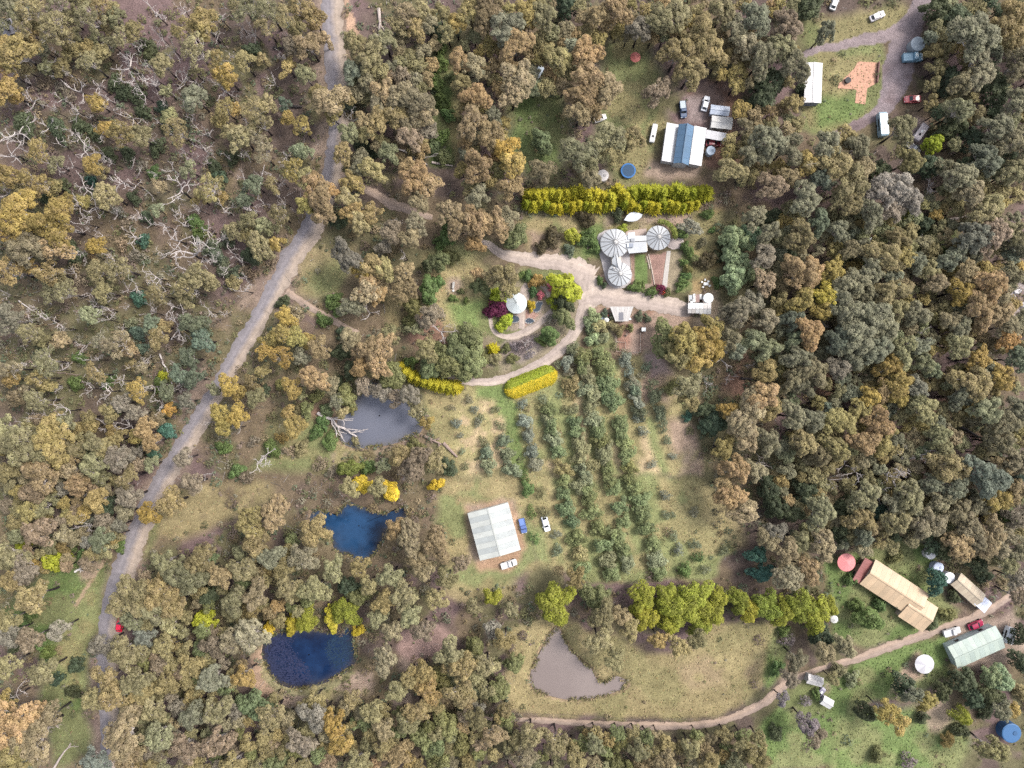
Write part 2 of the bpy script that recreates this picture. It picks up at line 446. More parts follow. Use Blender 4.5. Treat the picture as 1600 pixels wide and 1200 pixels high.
# ------------------------------------------------------------------ where the plants stand: photograph x, y of the crown, crown radius in pixels, colour
TREES = """
10,10,15,g 48,16,19,k 28,24,14,k 85,44,23,k 104,58,14,k 36,45,14,k 46,60,12,k 107,27,12,k 140,28,20,k 156,10,17,k 122,6,13,k
166,38,12,k 181,26,13,k 85,5,16,k 190,56,14,k 206,48,13,k 118,53,9,k 25,83,23,m 8,70,12,m 9,110,14,m 9,140,17,m 22,150,10,m
137,96,15,k 252,100,14,k 288,45,17,m 318,35,20,m 305,78,21,k 342,98,16,m 352,118,16,M 380,97,13,k 305,114,9,k
150,160,12,M 190,206,18,m 165,200,11,M 216,211,15,k 275,203,19,k 264,180,10,m 303,152,18,g 260,142,9,p 60,236,16,m 86,256,11,k
40,196,14,d 90,200,14,d 125,196,11,d 395,82,12,d 408,92,9,k 390,10,18,k 420,16,18,k 446,26,17,k 415,42,14,k 472,14,18,k 490,27,14,k
465,42,13,k 375,5,14,k 482,68,17,O 506,60,10,O 455,70,13,r 450,104,11,m 475,115,13,k 515,156,21,o 496,146,12,k 536,150,14,k 520,178,12,m
395,170,18,k 416,160,12,k 405,190,16,k 350,170,14,m 345,187,12,m 366,170,10,m 450,184,10,M 470,196,14,M 375,215,18,k 402,218,14,o 360,205,12,k
445,163,10,b 556,72,18,k 580,88,19,k 550,110,14,g 572,126,14,g 592,110,13,k 600,62,16,k 545,208,14,p 571,210,12,p 590,188,16,k 555,122,9,p
636,22,16,o 622,38,14,k 660,20,14,k 668,36,13,o 650,42,14,k 628,52,10,g 713,36,13,m 735,16,15,m 700,50,12,k 688,20,12,k 745,150,16,O 720,94,15,o 736,100,13,o
722,130,11,k 600,145,17,o 622,150,18,o 650,160,20,o 665,178,14,o 590,168,14,o 622,178,16,k 640,195,14,o 570,190,13,o 640,215,16,r
605,238,14,p 560,262,12,g 12,276,17,m 45,280,14,m 66,290,15,m 26,301,11,k 82,291,11,m 28,340,31,M 88,350,31,M 45,384,29,O 86,386,22,O 8,362,18,M
40,412,15,m 76,426,18,k 14,424,20,k 92,436,12,k 145,259,13,m 159,266,10,k 166,305,18,k 150,384,13,M 146,400,8,O 150,426,14,k 186,420,18,k
295,265,12,k 250,291,9,o 245,328,9,p 225,376,9,t 143,282,7,t 131,315,9,M 325,295,18,m 312,311,11,m 346,307,9,m 410,241,14,o 465,235,10,p 480,238,8,p
456,266,16,M 425,290,11,k 476,280,14,m 488,288,15,O 502,310,19,O 477,320,13,M 512,300,13,O 505,336,14,O 536,240,14,k 550,285,14,m
545,311,14,k 552,331,14,k 562,346,15,k 578,335,14,k 532,345,11,d 436,335,14,k 386,346,13,k 410,351,12,p 425,358,9,p 385,366,11,m 365,361,12,k
406,385,18,k 430,381,10,M 395,400,14,d 580,265,16,p 365,245,11,d 396,287,13,b 382,312,11,b 330,441,12,k 305,430,17,k 540,400,20,r
46,520,16,k 62,530,11,p 95,531,12,o 140,491,14,p 181,540,20,o 160,535,14,o 201,545,12,o 70,565,18,k 60,590,14,m 72,602,12,m 10,576,16,o 16,592,12,m
150,585,14,k 215,611,16,M 24,622,12,O 40,611,9,o 56,626,16,k 190,630,14,r 211,645,12,r 170,646,12,k 220,574,8,o 205,571,8,k 245,525,14,k 255,510,10,k
14,500,20,s 235,505,12,b 216,467,10,t 300,506,18,b 315,531,16,b 295,560,14,b 280,586,14,b 301,592,14,b 260,612,13,b 290,626,12,s 264,640,8,M
245,655,10,o 226,666,13,O 260,672,10,t 80,668,16,m 100,664,14,k 5,672,18,p 140,666,10,m 176,672,10,m 100,456,16,k 75,456,12,k 160,456,13,k
245,460,14,k 286,450,14,k 290,471,10,k 35,697,27,k 86,686,27,m 112,702,15,k 64,741,22,O 106,735,14,O 120,756,16,O 110,714,12,o
150,694,14,k 137,700,10,p 146,726,18,p 162,700,12,k 181,720,16,r 200,745,14,k 190,714,13,r 210,710,10,r 235,690,13,O 214,682,10,M
14,736,14,k 15,757,10,k 50,771,14,r 45,800,14,m 65,791,12,k 151,781,14,k 166,793,12,d 200,776,14,r 190,764,10,o 60,830,18,r 35,851,9,L 88,873,14,L
15,870,18,k 40,891,16,r 155,846,14,b 186,821,10,s 240,711,8,t 265,786,16,k 232,802,13,M 300,756,14,r 311,876,18,k 286,886,12,k 256,881,14,k
286,716,12,r 50,936,18,k 20,905,16,k 10,970,14,k 12,992,14,r 45,1000,14,r 65,1051,16,k 10,1041,14,k 90,985,12,r 20,1130,28,O 52,1152,26,O 28,1182,24,m
72,1124,16,o 10,1098,12,m 215,931,22,k 250,926,22,k 290,906,22,k 236,951,18,k 270,946,16,k 186,946,15,k 206,962,16,k 265,976,12,p 231,970,12,k
225,996,14,s 160,1010,14,r 196,1021,20,k 255,1011,14,k 165,1062,16,k 146,1092,13,k 180,1086,18,k 211,1066,18,k 226,1081,14,k 197,1097,10,e
190,1150,27,O 196,1187,15,o 150,1190,16,s 446,496,14,M 461,490,12,O 440,521,16,M 424,531,12,M 461,526,14,M 415,546,12,M 441,556,16,M
481,531,10,M 500,546,14,O 470,558,12,o 491,591,18,O 516,601,12,O 455,606,14,m 470,617,8,m 410,581,10,m 355,601,14,M 371,611,12,M 395,601,12,k
400,621,13,k 345,646,14,M 370,651,14,M 350,666,13,M 335,608,9,k 451,646,10,m 461,666,14,m 546,531,14,o 576,546,18,O 600,541,16,O 591,571,16,O
562,572,13,O 536,521,9,d 535,551,12,d 550,577,12,d 541,621,14,e 443,472,9,d 611,526,12,p 616,581,14,e 566,601,11,r 600,616,10,r 620,621,11,r
640,616,13,r 651,641,11,k 668,660,9,M 586,610,10,r 571,455,18,O 590,462,12,O 546,480,14,g 700,366,13,G 690,377,10,G 675,411,12,d 690,406,12,e
704,401,10,e 670,455,15,G 684,441,8,G 650,351,15,o 640,371,14,O 611,361,14,r 600,386,10,r 648,280,20,O 668,290,16,O 640,262,14,O 655,312,14,O 720,351,18,O 746,346,20,O 775,350,18,O 700,331,16,o
741,381,12,O 790,338,14,o 804,371,17,e 581,416,17,k 600,421,15,m 565,421,13,M 576,451,16,O 596,446,10,O 560,476,12,g 630,426,14,O 641,451,12,O
621,457,12,O 646,481,12,e 641,501,10,e 651,514,9,p 674,492,14,r 664,502,10,r 786,430,18,k 796,452,13,k 770,432,12,o 749,447,12,e 746,428,8,O
666,546,16,p 690,552,14,e 716,546,19,e 736,526,17,e 741,566,18,e 701,571,18,e 671,576,15,e 726,582,13,e 756,556,11,e 611,591,16,e 641,566,9,G
650,696,10,e 626,711,15,k 651,721,19,r 681,721,15,k 600,726,10,p 546,731,13,G 576,731,9,G 640,736,14,r 700,731,11,d 526,626,10,g 535,645,8,k
882,450,20,L 868,472,10,L 880,472,12,d 880,496,13,e 858,524,13,G 1040,536,23,e 1070,531,22,M 1101,531,20,M 1116,511,15,M 1090,561,17,M 1120,546,14,M 1060,556,16,m
1147,373,18,P 1170,371,15,P 1142,401,14,P 1146,434,18,P 1170,421,17,P 1152,405,14,P 1156,485,20,s 1135,492,12,s 1180,470,14,s 1076,604,17,k 1052,605,11,e 1078,628,13,k 1100,640,12,d
1112,662,16,d 1075,650,7,t 1165,651,25,O 1190,621,19,O 1140,641,12,m 1165,681,18,O 1131,701,14,m 1150,732,19,O 1180,735,14,o 1141,531,15,g 1180,531,16,p 1152,548,12,g
1201,546,14,p 1196,581,14,k 1205,640,14,k 1200,690,16,g 1079,355,13,s 1066,363,8,G 1180,340,16,g 1200,365,14,g 1195,400,14,r 1195,440,14,r 1200,500,14,s 1205,340,12,d
1262,256,14,m 1300,256,21,k 1231,276,12,o 1206,292,17,r 1258,312,20,k 1281,281,14,k 1328,290,21,k 1326,314,17,k 1345,262,14,o 1371,272,14,d 1400,291,20,w 1381,302,17,w
1420,311,17,w 1398,330,13,w 1362,336,17,k 1250,371,18,k 1281,346,14,b 1311,361,14,g 1300,381,9,m 1236,398,11,d 1250,428,20,O 1235,415,10,O 1268,425,15,O 1303,421,14,M
1290,461,15,Y2 1252,471,15,M 1331,391,14,g 1346,386,12,k 1380,401,21,k 1401,376,15,k 1411,401,14,m 1431,411,14,k 1452,421,12,k 1361,421,17,k 1395,432,14,k 1331,441,19,g
1391,456,19,k 1352,457,14,g 1461,441,14,s 1491,401,13,k 1441,351,10,d 1500,277,20,k 1515,302,17,o 1552,321,14,k 1531,337,16,k 1524,371,21,s 1551,366,19,w 1581,366,16,k
1592,386,12,k 1480,407,13,k 1506,381,12,k 1521,401,10,k 1511,426,14,o 1551,446,19,O 1501,456,14,M 1562,462,14,O 1240,500,14,k 1285,484,13,M 1265,519,18,O 1240,531,12,p
1320,481,21,g 1360,491,21,g 1341,526,23,g 1381,511,18,k 1310,531,17,g 1402,481,14,k 1371,546,19,g 1331,556,16,g 1250,561,18,g 1271,581,19,k 1241,591,15,g 1256,604,14,g
1390,571,15,M 1401,601,17,M 1380,612,13,O 1361,621,13,M 1405,622,11,M 1344,641,12,m 1310,574,14,r 1241,651,17,k 1266,656,17,k 1300,656,14,m 1321,661,14,m 1256,691,16,k
1305,701,16,m 1281,711,14,k 1371,661,18,O 1350,691,17,O 1376,691,14,m 1411,551,17,p 1436,541,14,g 1441,566,14,p 1431,491,16,k 1456,576,11,p 1486,596,10,p 1431,606,14,s
1445,641,17,p 1430,626,13,p 1465,681,14,p 1491,681,10,O 1480,666,7,O 1520,601,21,k 1501,621,15,g 1541,581,14,k 1561,588,16,M 1531,561,14,m 1500,541,14,k 1486,501,12,o
1531,481,20,O 1561,491,16,O 1576,511,14,O 1576,531,14,O 1592,561,16,b 1501,511,14,k 1540,641,18,k 1571,661,18,k 1591,641,14,k 1561,691,16,k 1591,671,12,m 1592,720,17,o
1575,726,13,O 1595,742,12,b 1540,746,25,t2 1586,766,13,O 1556,781,16,M 1531,791,13,o 1566,804,12,G 1480,731,21,k 1491,761,17,k 1475,706,13,k 1350,776,18,k 1421,776,19,k
1400,791,14,o 1471,781,15,k 1500,801,14,o 1515,831,19,o 1546,841,19,o 1592,806,14,r 1455,755,14,k 1430,731,9,O
760,21,19,o 790,46,21,o 806,68,19,o 821,20,14,m 850,25,15,k 810,121,19,O 801,147,16,O 871,91,16,m 916,81,18,O 921,121,19,O 911,151,17,O 951,141,17,O 906,176,14,O 931,166,13,O
880,136,10,O 736,191,17,O 766,206,14,O 801,256,16,M 791,231,14,M 746,261,18,O 776,226,11,o 846,266,14,O 801,291,14,O 746,306,14,o 846,222,13,e 901,239,19,k 951,216,19,k
986,216,15,k 965,12,17,O 938,22,13,o 885,12,13,d 771,181,11,g 921,276,12,o 961,241,14,k 925,250,13,k 1090,61,23,k 1060,82,19,k 1112,81,15,k 1081,111,18,k 1030,31,18,k 1060,22,16,k
1181,31,19,k 1151,46,14,o 1166,71,15,o 1191,91,19,k 1231,41,17,r 1221,76,17,k 1241,101,19,k 1201,131,19,d 1191,157,17,d 1240,161,11,k 1258,138,9,d 1201,221,23,k 1231,231,19,k
1181,241,17,k 1141,266,16,k 1030,141,15,r 1261,14,16,d 1521,51,27,k 1531,91,16,o 1491,31,19,d 1461,21,16,d 1576,41,23,k 1591,101,19,g 1531,121,16,o 1551,151,19,d 1591,161,19,g
1481,131,16,d 1501,131,14,k 1561,201,19,k 1591,221,21,k 1410,201,17,k 1455,227,11,L 1421,251,15,m 1341,231,17,k 1291,231,19,k 1521,226,17,d 1486,201,15,d 1500,171,15,k 1320,215,14,k
1130,20,16,k 1000,45,14,r 1290,50,12,k 1540,250,18,k 1585,270,17,k 1450,262,14,d
566,757,13,Y 611,767,12,Y 682,757,9,Y 590,762,11,k 545,762,11,k 430,801,19,O 391,816,19,m 490,831,18,k 400,851,17,k 470,871,17,o 421,871,17,g 491,921,18,p 521,891,14,p 561,886,12,k
641,841,19,O 681,851,19,O 621,826,13,O 651,873,13,O 631,931,16,k 611,901,14,k 681,936,13,k 600,940,13,k 480,968,15,l 460,972,12,Y 540,952,18,l 520,965,12,Y 421,981,8,Y 391,991,19,o 321,968,13,L 331,1011,13,r
361,1001,15,o 331,1061,17,o 401,1101,19,e 421,1121,17,k 491,1121,17,r 521,1131,16,M 531,1161,15,M 471,1161,15,r 341,1161,17,r 431,1191,15,e 581,1113,13,k 551,1093,10,k
601,1031,16,o 701,1021,17,k 721,1041,17,k 691,1061,17,e 721,1081,17,k 671,1081,15,k 741,1011,13,e 771,932,12,l 701,1131,17,e 721,1161,15,e 651,1111,15,k 661,1151,15,e 771,1151,15,O 745,1125,13,k
560,1190,14,k 620,1180,14,o 600,1140,13,o 690,1190,15,e 380,1060,13,k 340,1110,16,k 300,1120,16,g 290,1170,18,r 250,1150,18,k 240,1110,15,k 260,1070,14,k 300,1040,14,k 365,940,16,k 400,930,16,o 345,900,14,o 450,920,15,k 330,930,12,d 380,890,16,k 440,890,13,k 365,1195,14,k
560,930,13,e 575,915,11,k 545,915,12,d 660,890,13,o 700,905,12,k 720,880,11,r 640,960,13,k 615,985,12,o 660,985,13,r 590,965,11,k
866,941,27,l 1003,930,20,l 1007,962,20,l 1040,930,18,l 1062,950,26,l 1085,928,22,l 1105,955,22,l 1118,932,16,l 1045,970,16,l 1092,975,16,l 1153,936,17,l 1168,950,18,l 1195,946,21,l 1222,955,19,l 1245,945,22,l 1270,956,24,l 1285,946,16,l 931,931,18,e 941,961,18,k 970,962,13,o 936,1001,17,k 961,1030,14,k 900,905,13,k 985,985,13,k 1061,1011,14,k 1090,1000,12,k 1030,1000,12,k
1183,866,12,t 1191,894,13,t 1141,776,19,O 1161,801,18,O 1130,761,14,o 1211,791,14,d 1200,761,15,d 1201,841,13,o 1231,861,15,o 1231,901,20,o 1261,891,18,O 1286,851,18,O 1250,846,13,k 1211,831,12,r
1281,800,18,k 1320,790,16,d 1345,810,17,k 1400,815,16,k 1450,820,18,o 1500,850,19,o 1562,846,17,o 1590,860,15,k 1430,795,12,g 1260,770,15,d 1235,800,14,d 1370,800,14,d 1310,830,13,d 1350,840,12,k
1356,966,17,G 1341,948,10,G 1246,1031,13,o 1291,1021,13,o 1281,991,17,d 1321,1011,15,k 1301,1061,9,p 1261,1131,15,u 1276,1151,13,r 1211,1146,9,d 1181,1181,18,m 1160,1170,13,k 1150,1195,13,k
1381,1111,13,M 1401,1126,15,M 1351,1111,13,d 1411,1071,15,d 1445,1096,13,M 1425,1085,12,k 1500,1116,13,l 1545,1056,13,P 1562,1062,15,P 1501,1061,16,d 1541,1086,15,d 1551,1171,19,m 1581,1111,10,M 1460,906,14,t
1591,991,12,d 1590,1030,13,d 1470,1080,12,d 1520,1090,13,d 1565,1110,13,g 1420,925,0,k 1590,905,13,r 1525,880,12,d 1575,880,14,k 1590,930,12,r 1236,1060,12,r 1222,1092,9,u 870,1160,17,k 900,1185,14,k 930,1165,13,k 960,1190,14,e 1000,1175,13,k 1040,1190,13,o 1080,1170,12,k 1110,1190,13,k 830,1150,15,k 820,1190,15,o
760,1040,15,k 780,1075,15,e 790,1000,13,k 805,1035,12,e 770,985,11,r 740,950,9,k 800,955,9,k 660,1050,14,k 640,1060,13,k 620,1080,13,k 640,1130,13,k 600,1170,12,k 790,1110,11,k
"""

SHRUBS = """
863,372,13,D 847,386,9,D 890,391,7,b 895,368,10,l 919,371,11,G 930,385,8,G 915,343,11,D 965,335,9,d 972,357,6,l 937,439,5,G 944,446,4,d
1098,379,6,g 1124,381,5,d 1106,335,7,G 1105,408,12,D 1121,402,7,d 1077,395,7,G 1070,385,6,G 1066,444,8,G 1074,420,6,e 1068,410,5,G 1072,432,6,G
993,449,8,G 1002,446,6,G 1017,457,7,G 1024,452,5,G 1030,451,7,R 1043,457,5,e 1038,457,3,V 1121,442,7,G 1113,360,4,G 1086,405,6,e
780,463,11,L 772,457,7,L 789,468,7,L 777,483,13,R 787,504,9,L 795,498,7,L 781,511,6,L 830,478,6,Y 862,448,6,K 845,461,5,K 839,439,9,m 825,431,7,G 815,430,6,G
860,499,9,r 871,487,7,e 847,533,7,G 833,455,6,G 806,540,7,u 820,538,11,u 828,550,8,u 790,545,6,e 800,560,7,e 770,560,9,k 
708,466,5,G 720,455,4,e 728,470,4,G 960,494,6,g 945,490,5,b 928,497,10,P 935,510,11,p 922,510,9,P 998,495,6,b 1011,497,5,b 985,512,5,e 955,508,8,k 968,516,7,k 925,530,9,P 942,528,8,p
600,640,0,k 555,690,5,k 548,640,7,e 505,660,8,G 495,675,9,G 515,690,10,G 470,700,9,k 440,685,7,m 455,705,9,r 425,700,10,G 500,725,10,r 520,735,8,r 480,640,9,e
385,745,10,r 370,735,9,G 350,700,9,G 395,690,8,r 600,1005,0,k 560,985,8,Y 415,610,6,d 465,640,7,k 440,600,8,e 495,620,8,e 510,640,8,e 530,600,9,d 505,500,9,G 520,470,10,G 530,485,8,G
690,100,9,G 688,75,9,G 680,130,10,G 692,160,10,G 700,180,9,G 690,215,10,G 678,230,9,e 705,120,7,e 684,48,10,d 695,245,10,e 545,165,9,b 560,150,9,d 565,225,9,d 570,245,8,d 585,240,7,d
1432,345,8,G 1440,375,8,G 1421,341,7,l 1465,330,9,G 1478,350,8,d 1470,395,7,G 1418,360,7,G 1330,370,8,G 1345,410,7,G 1340,365,6,L
180,640,8,G 125,560,8,G 168,595,9,G 250,600,9,G 255,590,7,L 165,620,8,r 118,600,9,G 235,560,9,s 225,545,8,b 215,520,9,b 205,505,8,k
110,850,11,G 120,835,10,d 135,805,11,b 145,815,11,s 160,830,10,s 170,838,10,s 185,850,9,G 130,870,9,G 45,960,9,G 30,980,10,G 60,1005,9,G 75,1020,9,G 25,1010,9,d 90,1060,8,d 120,1040,10,d 115,1080,9,d
330,385,10,b 340,400,10,b 355,375,9,b 350,420,10,b 370,425,9,b 335,260,9,d 345,275,8,d 305,345,9,G 312,365,9,G 380,420,9,r 395,430,9,r 365,440,10,k 425,410,8,r
230,70,9,d 235,85,9,d 255,170,10,d 260,195,10,d 215,150,11,d 225,175,9,d 180,130,10,d 195,145,10,d 70,130,10,r 95,135,9,r 45,150,9,r 110,150,9,r 150,210,9,d 245,230,10,d 200,240,9,d 170,240,9,d 100,290,9,d 75,310,9,d 220,260,9,r 240,270,8,G 210,310,9,d 230,340,9,d 185,330,9,r 200,350,10,r 190,380,9,r 215,400,10,r 120,400,9,d 125,440,9,r 110,385,9,d
1213,1045,9,G 1230,1000,9,u 1225,985,7,G 1258,1095,8,u 1275,1085,6,G 1370,1180,10,e 1420,1190,11,u 1330,1060,9,p 1440,950,9,e 1425,905,0,k 1480,960,9,e 1455,975,8,e 1535,900,10,d 1400,870,9,e 1330,905,8,G 1375,945,8,G 1395,940,7,d 1490,930,8,d
1540,1110,10,d 1560,1090,10,d 1500,1140,10,d 1480,1155,9,m 1595,1080,10,k 1440,1120,9,d 1310,1045,9,k
"""

OLIVES = """
872,569,6,g 886,565,9,s 890,582,8,s 893,600,11,k 890,617,8,k 895,545,9,p 905,552,9,p 912,556,11,e 909,572,11,e 918,590,12,k 915,606,11,p 925,615,12,p 922,635,10,p 928,655,11,p 935,672,12,e 938,690,11,e 945,708,13,p 924,728,11,p
936,552,9,e 945,567,12,e 950,582,11,e 945,600,13,e 956,600,10,e 951,618,12,e 960,628,11,e 968,660,10,e 972,674,11,e 975,692,10,e 980,710,11,e 984,730,9,e
860,640,10,e 856,655,9,p 862,668,11,e 866,685,11,p 872,705,10,e 878,732,11,p 848,622,8,p 895,640,8,g 897,660,9,e 900,672,10,e 905,692,11,p 908,712,11,p 913,733,11,p 882,640,6,g 
977,563,9,s 984,580,8,s 988,600,10,s 992,606,10,g 995,628,9,s 1000,645,9,g 998,652,8,s 1005,675,8,s 1018,600,8,g 1024,618,10,g 1032,645,9,g 1036,667,8,g 1043,688,6,g 1052,713,6,s 1020,725,7,s 1078,673,6,g 1012,573,8,g 975,555,8,s 1005,585,7,s
815,632,8,s 821,658,9,s 826,680,9,s 831,706,9,s 837,726,9,s 782,665,7,g 787,688,9,g 792,709,9,g 798,732,11,g 774,640,6,g 752,652,5,g 733,624,6,s 706,637,5,s 713,661,7,s 746,660,6,s 741,640,6,s 756,690,7,g 760,708,9,g 763,727,10,g 723,704,5,g 728,728,6,g 720,680,5,s
882,750,9,e 915,750,10,p 948,728,9,e 952,750,10,e 984,748,9,e 918,765,9,e 880,770,9,e 885,795,11,e 895,815,9,e 902,840,11,e 906,865,11,p 910,890,11,e 905,760,10,p 920,780,10,e 925,800,11,e 935,825,11,e 945,850,12,e 950,875,12,p 955,895,11,e 960,765,9,e 968,790,11,e 975,815,9,e 962,835,12,e 972,855,12,e 980,880,11,p 990,760,11,e 1000,780,11,e 1005,800,12,e 1010,825,11,e 1020,850,11,e 1025,875,12,p 1030,895,10,e 1040,775,8,s 1045,805,8,g 1052,835,8,g 1060,860,8,s 1070,890,9,G 1085,850,8,g 1090,870,8,G 1085,800,7,s 1100,890,8,g 1130,860,7,g 845,770,8,g 850,800,8,g 830,800,8,G 835,840,8,G 868,835,7,s 870,860,8,g 825,765,9,G 820,745,8,G
"""

DEAD = """
65,70,11 90,88,12 80,112,9 110,117,8 120,138,19 150,131,14 200,98,21 206,126,13 232,132,18 226,98,10 240,16,17 246,52,10 263,70,13 290,112,17 285,14,13 20,205,23 70,196,17 85,220,12 130,226,19 82,170,10 172,170,7 155,208,11
345,26,13 372,36,10 395,46,13 345,136,18 546,182,14 311,230,12 318,206,12 640,95,14 640,128,15 636,140,12 653,200,12 598,55,8
10,236,20 86,263,11 131,240,17 125,286,19 116,316,21 146,322,14 186,281,18 206,286,12 226,296,9 276,297,25 279,331,12 256,352,14 270,372,20 298,396,30 288,420,22 205,372,16 172,402,12 240,432,16 248,446,11 206,250,8 130,346,14 124,362,10 110,426,9 50,428,11 266,262,13 170,300,8
345,300,10 346,326,14 311,326,10 378,272,13 410,318,10 390,326,14 441,312,12 446,241,12 383,241,11 356,391,12 373,407,11 355,246,8
240,446,14 136,456,10 195,451,10 262,476,16 275,514,22 282,490,14 95,512,14 35,535,11 130,541,11 146,561,13 165,500,10 165,611,17 186,595,14 206,571,9 100,641,16 60,651,11 40,661,12 161,666,16 196,667,14 270,571,8 170,466,8 306,456,12 325,486,13 90,605,8
122,748,8 155,746,7 130,821,13 303,752,15 135,806,8 410,717,21 575,487,15 326,660,9 370,668,10 619,345,12 605,360,9 632,400,10 640,450,11 690,515,17 520,645,0 1130,560,19 1090,590,12 1165,640,20 1190,722,13
1458,292,14 1432,378,12 1345,742,19 1326,728,16 1300,748,14 1400,735,22 1385,752,16 1372,768,15 1442,712,15 1420,720,14 1450,740,12 1290,765,13 1440,527,14 1425,535,10 1330,470,9 1290,505,9 1500,505,9 1525,500,8 1105,600,12 1405,700,10
20,1085,12 60,1140,17 30,1120,14 185,1130,11 240,935,9 262,950,10 225,1000,9 1190,745,10 1170,570,8 1140,590,9 820,535,10 650,725,12 630,745,10 520,725,0
"""

# fallen stems: x0, y0, x1, y1, width in pixels, number of side limbs, colour (p pale, g grey, d charred, b brown), label
LOGS = [
    (498, 646, 540, 664, 5.5, 0, 'p', None),
    (497, 645, 558, 682, 5.0, 7, 'p', 'bleached fallen tree reaching from the bank into the grey dam'),
    (118, 893, 135, 884, 3.2, 3, 'w', 'short white fallen stem on the grass near the road'),
    (95, 859, 113, 850, 3.0, 1, 'w', 'white stub of a log beside the yellow-green bush'),
    (132, 777, 152, 756, 2.6, 2, 'p', 'forked grey log lying among the trees by the road bend'),
    (403, 312, 414, 258, 1.8, 0, 'p', 'long slender pale stem leaning by itself west of the road'),
    (250, 553, 270, 600, 2.6, 2, 'p', 'long pale fallen stem near the blue-green thicket by the road'),
    (264, 612, 296, 593, 2.6, 2, 'g', 'broken grey log beside the verge of the gravel road'),
    (30, 470, 70, 498, 1.8, 0, 'p', 'thin straight pale stem on the open forest floor'),
    (68, 460, 82, 476, 2.0, 1, 'p', 'short pale broken stem among brown scrub'),
    (90, 582, 125, 586, 1.6, 0, 'b', 'thin brown stem lying level between khaki trees'),
    (72, 636, 102, 620, 1.4, 0, 'b', 'thin brown stem slanting beside the bright star-shaped snag'),
    (205, 315, 222, 320, 3.0, 0, 'b', 'thick brown log between the white snags of the burnt forest'),
    (217, 550, 256, 541, 1.4, 0, 'b', 'thin brown pole on the ground west of the large white snag'),
    (590, 216, 668, 258, 2.6, 4, 'p', 'very long pale fallen tree between the road and the grassy lane'),
    (622, 205, 655, 240, 1.6, 1, 'p', 'slim pale stem beside the very long fallen tree'),
    (675, 254, 708, 260, 3.4, 0, 'g', 'short thick grey log across the foot of the grassy lane'),
    (664, 681, 690, 694, 4.5, 3, 'b', 'brown rotten log on the bank of the grey dam'),
    (693, 692, 715, 714, 5.0, 0, 'b', 'broad weathered log at the edge of the young olives'),
    (1330, 427, 1348, 420, 2.6, 0, 'd', 'black charred log in the gap of the eastern forest'),
    (1328, 406, 1360, 401, 2.4, 0, 'd', 'black charred stem beside the small brown debris heap'),
    (1440, 391, 1486, 380, 2.6, 1, 'd', 'dark fallen stem across the green clearing'),
    (1470, 347, 1512, 336, 4.0, 2, 'g', 'grey log with a torn end above the green clearing'),
    (1480, 488, 1492, 482, 5.0, 0, 'd', 'stout black stump end among orange crowns'),
    (1573, 483, 1600, 512, 3.0, 0, 'g', 'long grey stem beside the pale rocks'),
    (1157, 591, 1182, 594, 4.0, 1, 'd', 'dark log on the bare brown patch inside the property'),
    (1282, 629, 1296, 631, 4.0, 0, 'd', 'short dark log on the russet clearing'),
    (1328, 590, 1345, 584, 2.4, 1, 'p', 'thin white broken stem over the russet clearing'),
    (1495, 665, 1530, 683, 4.5, 0, 'd', 'long black log beside the purple ground'),
    (1480, 558, 1500, 568, 2.4, 2, 'd', 'forked dark stem on the pink clearing'),
    (1392, 705, 1420, 712, 4.0, 0, 'd', 'black log at the edge of the grey dead thicket'),
    (428, 76, 448, 77, 4.5, 0, 'd', 'short black log on the pink ground near the road'),
    (455, 167, 473, 168, 4.5, 1, 'd', 'black burnt log beside the golden trees near the road'),
    (86, 947, 160, 880, 3.0, 0, 'b', None),
    (85, 1200, 112, 1160, 3.2, 1, 'g', 'thick pale stem at the lower edge beside the orange crowns'),
    (60, 1145, 98, 1122, 3.6, 5, 'g', 'big pale limb reaching out of the orange crowns to the grass'),
    (592, 15, 596, 62, 5.0, 3, 'g', 'tall grey weathered stump standing on its own near the road'),
    (655, 690, 600, 690, 0, 0, 'p', None),
]

# ------------------------------------------------------------------ ground sheet: one grid, fine under the photograph, stretched to the horizon
fine_x = np.arange(-168, 168.01, .6)
fine_y = np.arange(-130, 130.01, .6)
far = np.array([6, 16, 35, 80, 170, 350, 700, 1200, 2000.])
GX = np.concatenate([-168 - far[::-1], fine_x, 168 + far])
GY = np.concatenate([-130 - far[::-1], fine_y, 130 + far])
NX, NY = len(GX), len(GY)
XX, YY = np.meshgrid(GX, GY)
PX, PY = XX / S + 800, 600 - YY / S


def vnoise(cell, seed, octaves=4, gain=.55):
    r = np.random.default_rng(seed)
    out, amp, tot = np.zeros((NY, NX)), 1.0, 0.0
    xs = np.clip((XX + 180) / cell, 0, None); ys = np.clip((YY + 145) / cell, 0, None)
    for k in range(octaves):
        g = r.random((400, 400))
        a, b = xs * 2 ** k + k * 7.3, ys * 2 ** k + k * 3.1
        i, j = np.floor(a).astype(int), np.floor(b).astype(int)
        u, v = a - i, b - j
        u, v = u * u * (3 - 2 * u), v * v * (3 - 2 * v)
        i0, i1, j0, j1 = i % 400, (i + 1) % 400, j % 400, (j + 1) % 400
        out += amp * ((g[j0, i0] * (1 - u) + g[j0, i1] * u) * (1 - v) + (g[j1, i0] * (1 - u) + g[j1, i1] * u) * v)
        tot += amp
        amp *= gain
    return out / tot


def inside(poly, px, py):
    m = np.zeros(px.shape, dtype=bool)
    n = len(poly)
    for i in range(n):
        x0, y0 = poly[i]; x1, y1 = poly[(i + 1) % n]
        if y0 == y1: continue
        c = ((y0 > py) != (y1 > py)) & (px < (x1 - x0) * (py - y0) / (y1 - y0) + x0)
        m ^= c
    return m


